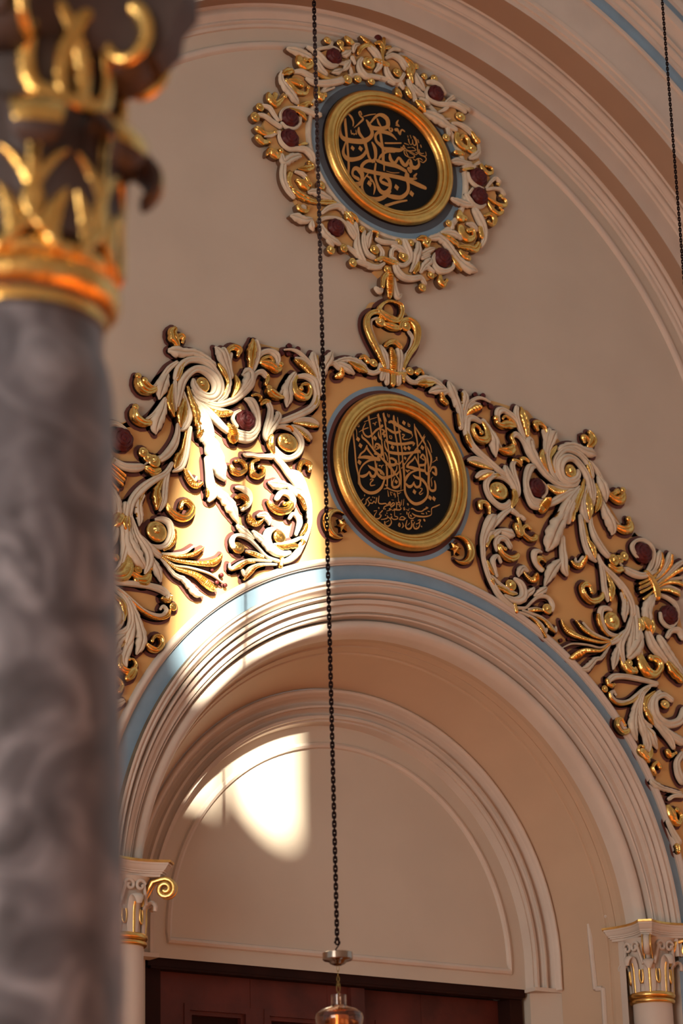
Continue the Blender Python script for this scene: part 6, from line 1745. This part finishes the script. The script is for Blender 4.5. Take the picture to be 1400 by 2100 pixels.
# foreground column
def capital_heavy(root, z0):
    """dark capital: gold lined petals, curled leaves and corner volutes; every face alike"""
    zr = z0 - 0.0
    FZ = z0 - 0.062 - (-0.292 - FLOOR)          # local z of world height h: h - FLOOR
    Z = lambda y: (262 - y) * 0.000862 - FLOOR  # height of a picture row on the near face
    Zv = lambda y, t=0.05: (241 - 607 * t - y) * 0.000915 + 0.100 - FLOOR
    br = 0.148
    mb = MB()
    lathe(mb, [(.134, z0 - .07), (.140, z0 - .04), (.142, z0 + .05), (.146, z0 + .14), (.148, z0 + .22), (.149, z0 + .34), (.155, z0 + .44)], M_FG, N=64)
    cap = mb.build('capital', root)
    root = cap
    mb = MB()
    for zc, rr, qq in ((z0 + .026, .146, .018), (z0 - .012, .144, .025)):
        pr = [(rr + qq * .75 * math.cos(a), zc + qq * math.sin(a)) for a in [(-PI / 2 + PI * k / 10) for k in range(11)]]
        lathe(mb, [(.12, pr[0][1])] + pr + [(.12, pr[-1][1])], M_GO, N=64)
    lathe(mb, [(.12, z0 - .042), (.139, z0 - .042), (.141, z0 - .05), (.138, z0 - .062), (.12, z0 - .062)], M_GO, N=64)
    mb.build('astragal', root)['label'] = 'gilded double ring below the capital'
    def on(az, z, off=0.0):
        rad = br + off
        return Vector((rad * math.cos(az), rad * math.sin(az), z))
    for k in range(8):
        az = -PI / 2 + k * PI / 4
        # broad dark leaf under the petals
        mb = MB()
        C2 = catmull([(0, .05, .035), (0, .12, .055), (0, .20, .058), (0, .27, .035), (0, .30, .006)], .015)
        sd = Vector((-math.sin(az), math.cos(az), 0))
        strap(mb, [(on(az, z0 + q[1], .004), q[2]) for q in C2], sd, M_FG, thick=.010)
        mb.build('acanthus_leaf', root, ang=60)
        for s2 in (-1, 1):
            for P in ([(-14, 505, 8), (-52, 470, 22), (-76, 425, 34), (-66, 375, 36), (-38, 330, 26), (-10, 306, 8)],
                      [(-16, 512, 10), (-34, 485, 34), (-36, 450, 40), (-24, 412, 30), (-10, 385, 8)]):
                C2 = catmull([(a, b, w) for a, b, w in P], 10)
                pts = []
                for a, b, w in C2:
                    a2 = az + s2 * (-a) / 178.0
                    pts.append((on(a2, Z(b), .014), w / 1289 / 2 * 1.15))
                mb = MB(); rows = []; n = len(pts)
                for i in range(n):
                    q, w = pts[i]; t = (pts[min(i + 1, n - 1)][0] - pts[max(i - 1, 0)][0]).normalized()
                    nrm = Vector((q.x, q.y, 0)).normalized(); side = t.cross(nrm).normalized()
                    rows.append([tuple(q + side * (w * 0.9 * math.cos(a)) + nrm * (.008 * math.sin(a))) for a in [2 * PI * j / 10 for j in range(10)]])
                mb.grid(rows, M_GO, closed_u=True); mb.poly(rows[0], M_GO); mb.poly(rows[-1], M_GO)
                mb.build('gilded_petal', root, ang=60)
        # tall leaf between, with a rolled gilded tip
        a3 = az + PI / 8
        d = Vector((math.cos(a3), math.sin(a3), 0)); sd = Vector((-math.sin(a3), math.cos(a3), 0))
        C2 = catmull([(.150, z0 + .05, .030), (.156, z0 + .14, .034), (.160, z0 + .22, .038), (.172, z0 + .245, .048), (.196, z0 + .252, .054), (.216, z0 + .226, .050), (.214, z0 + .196, .040), (.200, z0 + .186, .030)], .012)
        pts = [(d * q[0] + Vector((0, 0, q[1])), q[2]) for q in C2]
        mb = MB(); strap(mb, pts, sd, M_FG, thick=.011)
        mb.build('acanthus_leaf', root, ang=60)
        mb = MB(); strap(mb, [(q + d * .009, w * .28 + .002) for q, w in pts[:-9]], sd, M_GO, thick=.006)
        mb.build('gilded_rib', root, ang=60)
        mb = MB()
        strap(mb, [(q + (Vector((0, 0, .009)) if i < 5 else d * .009), w * .86) for i, (q, w) in enumerate(pts[-12:-3])], sd, M_GO, thick=.007)
        mb.build('gilded_tip', root, ang=60)
    for k in range(4):
        ac = -PI / 4 + k * PI / 2
        d = Vector((math.cos(ac), math.sin(ac), 0)); tt = Vector((math.sin(ac), -math.cos(ac), 0))
        # thick volute body
        mb = MB(); vc = d * .158 + Vector((0, 0, Zv(98, .05))); vr = .066
        rows = []
        for off, rr in ((-.052, .2), (-.052, .9), (-.046, 1.0), (.046, 1.0), (.052, .9), (.052, .2)):
            rows.append([tuple(vc + tt * off + d * (vr * rr * math.cos(2 * PI * j / 32)) + Vector((0, 0, vr * rr * math.sin(2 * PI * j / 32)))) for j in range(32)])
        mb.grid(rows, M_FG, closed_u=True); mb.poly(rows[0], M_FG); mb.poly(rows[-1], M_FG)
        mb.build('corner_volute', root, ang=50)
        for s2 in (-1, 1):
            path = [(64, -60, 30), (66, 0, 32), (68, 60, 32), (62, 130, 34), (80, 182, 34), (118, 204, 36), (158, 222, 26), (166, 190, 30), (162, 130, 34), (150, 80, 34), (172, 42, 34), (214, 26, 34), (262, 40, 34), (288, 78, 30), (282, 120, 28), (248, 146, 26), (214, 134, 26), (202, 104, 24), (222, 84, 20)]
            C2 = catmull(path, 12)
            pts = []
            for a, b, w in C2:
                dx = a / 1289.0
                t_in = math.sqrt(max(0.0, .163 ** 2 - min(dx, .163) ** 2))
                tq = max(t_in, .060)
                pts.append((d * dx + tt * (s2 * tq) + Vector((0, 0, Zv(b, tq))), w / 1289 / 2 * 1.22))
            rows = []
            n = len(pts)
            for i in range(n):
                q, w = pts[i]
                t = (pts[min(i + 1, n - 1)][0] - pts[max(i - 1, 0)][0]).normalized()
                nrm = (tt * s2 + d * min(1.2, max(0, (q.dot(d)) * 5)) * (1 if abs(q.dot(tt)) > .07 else 0)).normalized()
                side = t.cross(nrm).normalized()
                rows.append([tuple(q + side * (w * math.cos(a)) + nrm * (.010 * math.sin(a))) for a in [2 * PI * j / 10 for j in range(10)]])
            mb = MB(); mb.grid(rows, M_GO, closed_u=True); mb.poly(rows[0], M_GO); mb.poly(rows[-1], M_GO)
            mb.build('gilded_scroll', root, ang=60)
    mb = MB(); hA = .235; rows = []
    for s_, z in ((.80, .40), (.9, .43), (.92, .47), (1.0, .50), (1.0, .55)):
        row = []
        for q in range(4):
            c_, sn = math.cos(q * PI / 2), math.sin(q * PI / 2)
            for t in range(9):
                v = -0.74 + 1.48 * t / 8; u = 1.0 - 0.22 * (1 - (v / 0.74) ** 2)
                row.append(((u * c_ - v * sn) * hA * s_, (u * sn + v * c_) * hA * s_, z0 + z))
        rows.append(row)
    mb.grid(rows, M_FG, closed_u=True); mb.poly(rows[0], M_FG); mb.poly(rows[-1], M_FG)
    mb.build('abacus', root, ang=40)
FCX, FCY = -4.845, -5.43
root = thing('marble_column', 'large grey marble column with black and gold capital, out of focus in the left foreground', 'column', (FCX, FCY, FLOOR))
mb = MB()
zt = -0.292 - FLOOR
lathe(mb, [(.21, 0), (.21, .12), (.19, .15), (.20, .2), (.178, .24), (.176, 1.6), (.174, zt - 1.02), (.166, zt - .6), (.152, zt - .12), (.144, zt - .075), (.134, zt - .05), (.134, zt + .02)], M_MARBLE, N=64)
mb.build('shaft', root)
capital_heavy(root, zt + 0.062)

# ------------------------------------------------------------------ hanging lamp and chains
def chain(root, name, x, y, ztop, zbot, pitch, w, th, M, limit=100):
    """alternating oval links from zbot up to ztop; the lowest ones are parts of their own"""
    n = int((ztop - zbot) / (pitch / 2))
    rest = MB(); meshes = {}
    def link_geo(mb, cx, cy_, cz, ang):
        N, K = 16, 7
        half_l = pitch * .5 * .62 + th * .3; hw = w / 2 - th / 2
        rows = []
        sd = Vector((math.cos(ang), math.sin(ang), 0)); up = Vector((0, 0, 1)); nn = sd.cross(up)
        for i in range(N):
            a = 2 * PI * i / N
            c_ = sd * (hw * math.cos(a)) + up * ((half_l - hw) * (1 if math.sin(a) > 0 else -1) * min(1, abs(math.sin(a)) * 3) + hw * math.sin(a))
            t_ = (sd * math.cos(a) + up * math.sin(a)).normalized()
            rows.append([tuple(Vector((cx, cy_, cz)) + c_ + (t_ * math.cos(2 * PI * k / K) + nn * math.sin(2 * PI * k / K)) * th / 2) for k in range(K)])
        mb.grid(rows, M, closed_u=True, closed_v=True)
    proto = []
    for ang in (0.62 + 0.0, 0.62 + PI / 2):
        mb = MB(); link_geo(mb, 0, 0, 0, -ang)
        proto.append(mb)
    me0 = proto[0].build(name + '_link', root); me1 = proto[1].build(name + '_link', root)
    base = [me0, me1]
    for i in range(n):
        z = zbot + i * pitch / 2
        if i < limit:
            o = base[i] if i < 2 else base[i % 2].copy()
            if i >= 2: sc.collection.objects.link(o); o.parent = root
            o.location = (x, y, z)
        else: link_geo(rest, x, y, z, -(0.62 + (PI / 2 if i % 2 else 0)))
    if rest.v:
        o = rest.build('upper_chain', root); o['kind'] = 'stuff'
LX, LY = -1.475, -1.5
root = thing('hanging_lamp', 'small amber glass oil lamp with nickel disc on a long black chain', 'lamp', (LX, LY, -0.85))
zz = 0.85
chain(root, 'chain', 0, 0, 4.6 + zz, -0.398 + zz, 0.0325, 0.0170, 0.0062, M_IRON)
mb = MB()   # S hook
pts = []
for j in range(9): a = PI * 1.05 - j / 8 * PI * 1.1; pts.append((0.0095 * math.cos(a), 0.0095 * math.sin(a) - 0.404 + zz))
for j in range(9): a = PI * .95 + j / 8 * PI * 1.0; pts.append((0.0085 * math.cos(a) + 0.0005, 0.0085 * math.sin(a) - 0.432 + zz))
sdv = Vector((math.cos(-.62), math.sin(-.62), 0))
bead_tube(mb, [tuple(sdv * a + Vector((0, 0, b))) for a, b in pts], 0.0024, M_IRON)
mb.build('hook', root)
mb = MB()
lathe(mb, [(0.001, -0.437 + zz), (.050, -0.438 + zz), (.0535, -0.440 + zz), (.0535, -0.462 + zz), (.050, -0.466 + zz), (.034, -0.470 + zz), (.026, -0.478 + zz), (.012, -0.484 + zz), (.001, -0.485 + zz)], M_CHROME, N=48)
mb.build('nickel_disc', root)
mb = MB()
def ovals(mb, z0_, z1_, n_, M, w=.012, th=.002, dx=0.0):
    for i in range(n_):
        z = z0_ + (z1_ - z0_) * (i + .5) / n_; ang = -.62 + (PI / 2 if i % 2 else .2)
        L_ = abs(z1_ - z0_) / n_ * .62
        path = [(dx + w / 2 * math.cos(a) * math.cos(ang), w / 2 * math.cos(a) * math.sin(ang), z + L_ * math.sin(a)) for a in [2 * PI * k / 12 for k in range(12)]]
        bead_tube(mb, path, th / 2, M, N=6, closed=True)
ovals(mb, -0.485 + zz, -0.560 + zz, 4, M_BRASS, w=.009, th=.0022)
ovals(mb, -0.545 + zz, -0.645 + zz, 3, M_BRASS, w=.013, th=.0018)
mb.build('brass_chain', root)
mb = MB()
prg = [(.0265, -.590), (.0275, -.588), (.0275, -.625), (.036, -.632), (.064, -.640), (.0815, -.653), (.0865, -.669), (.082, -.690), (.066, -.716), (.042, -.742), (.018, -.760), (.001, -.765)]
lathe(mb, [(a, b + zz) for a, b in prg], M_GLASS, N=56)
lathe(mb, [(.0265, -.590 + zz), (.0245, -.590 + zz)] + [(max(a - .003, .0008), b + zz + .002) for a, b in prg[2:]], M_GLASS, N=56)
mb.build('glass_bowl', root)
mb = MB()
lathe(mb, [(.001, -.705 + zz), (.030, -.705 + zz), (.034, -.700 + zz), (.034, -.662 + zz), (.031, -.660 + zz), (.031, -.698 + zz), (.001, -.700 + zz)], M_AMBER, N=32)
mb.build('oil_cup', root)
root = thing('hanging_chain', 'thin black chain hanging before the great arch at the top right corner', 'chain', (0.545, -1.42, 2.9))
chain(root, 'chain', 0, 0, 1.9, -1.0, 0.0262, 0.0135, 0.0048, M_IRON)
for o in list(root.children): pass
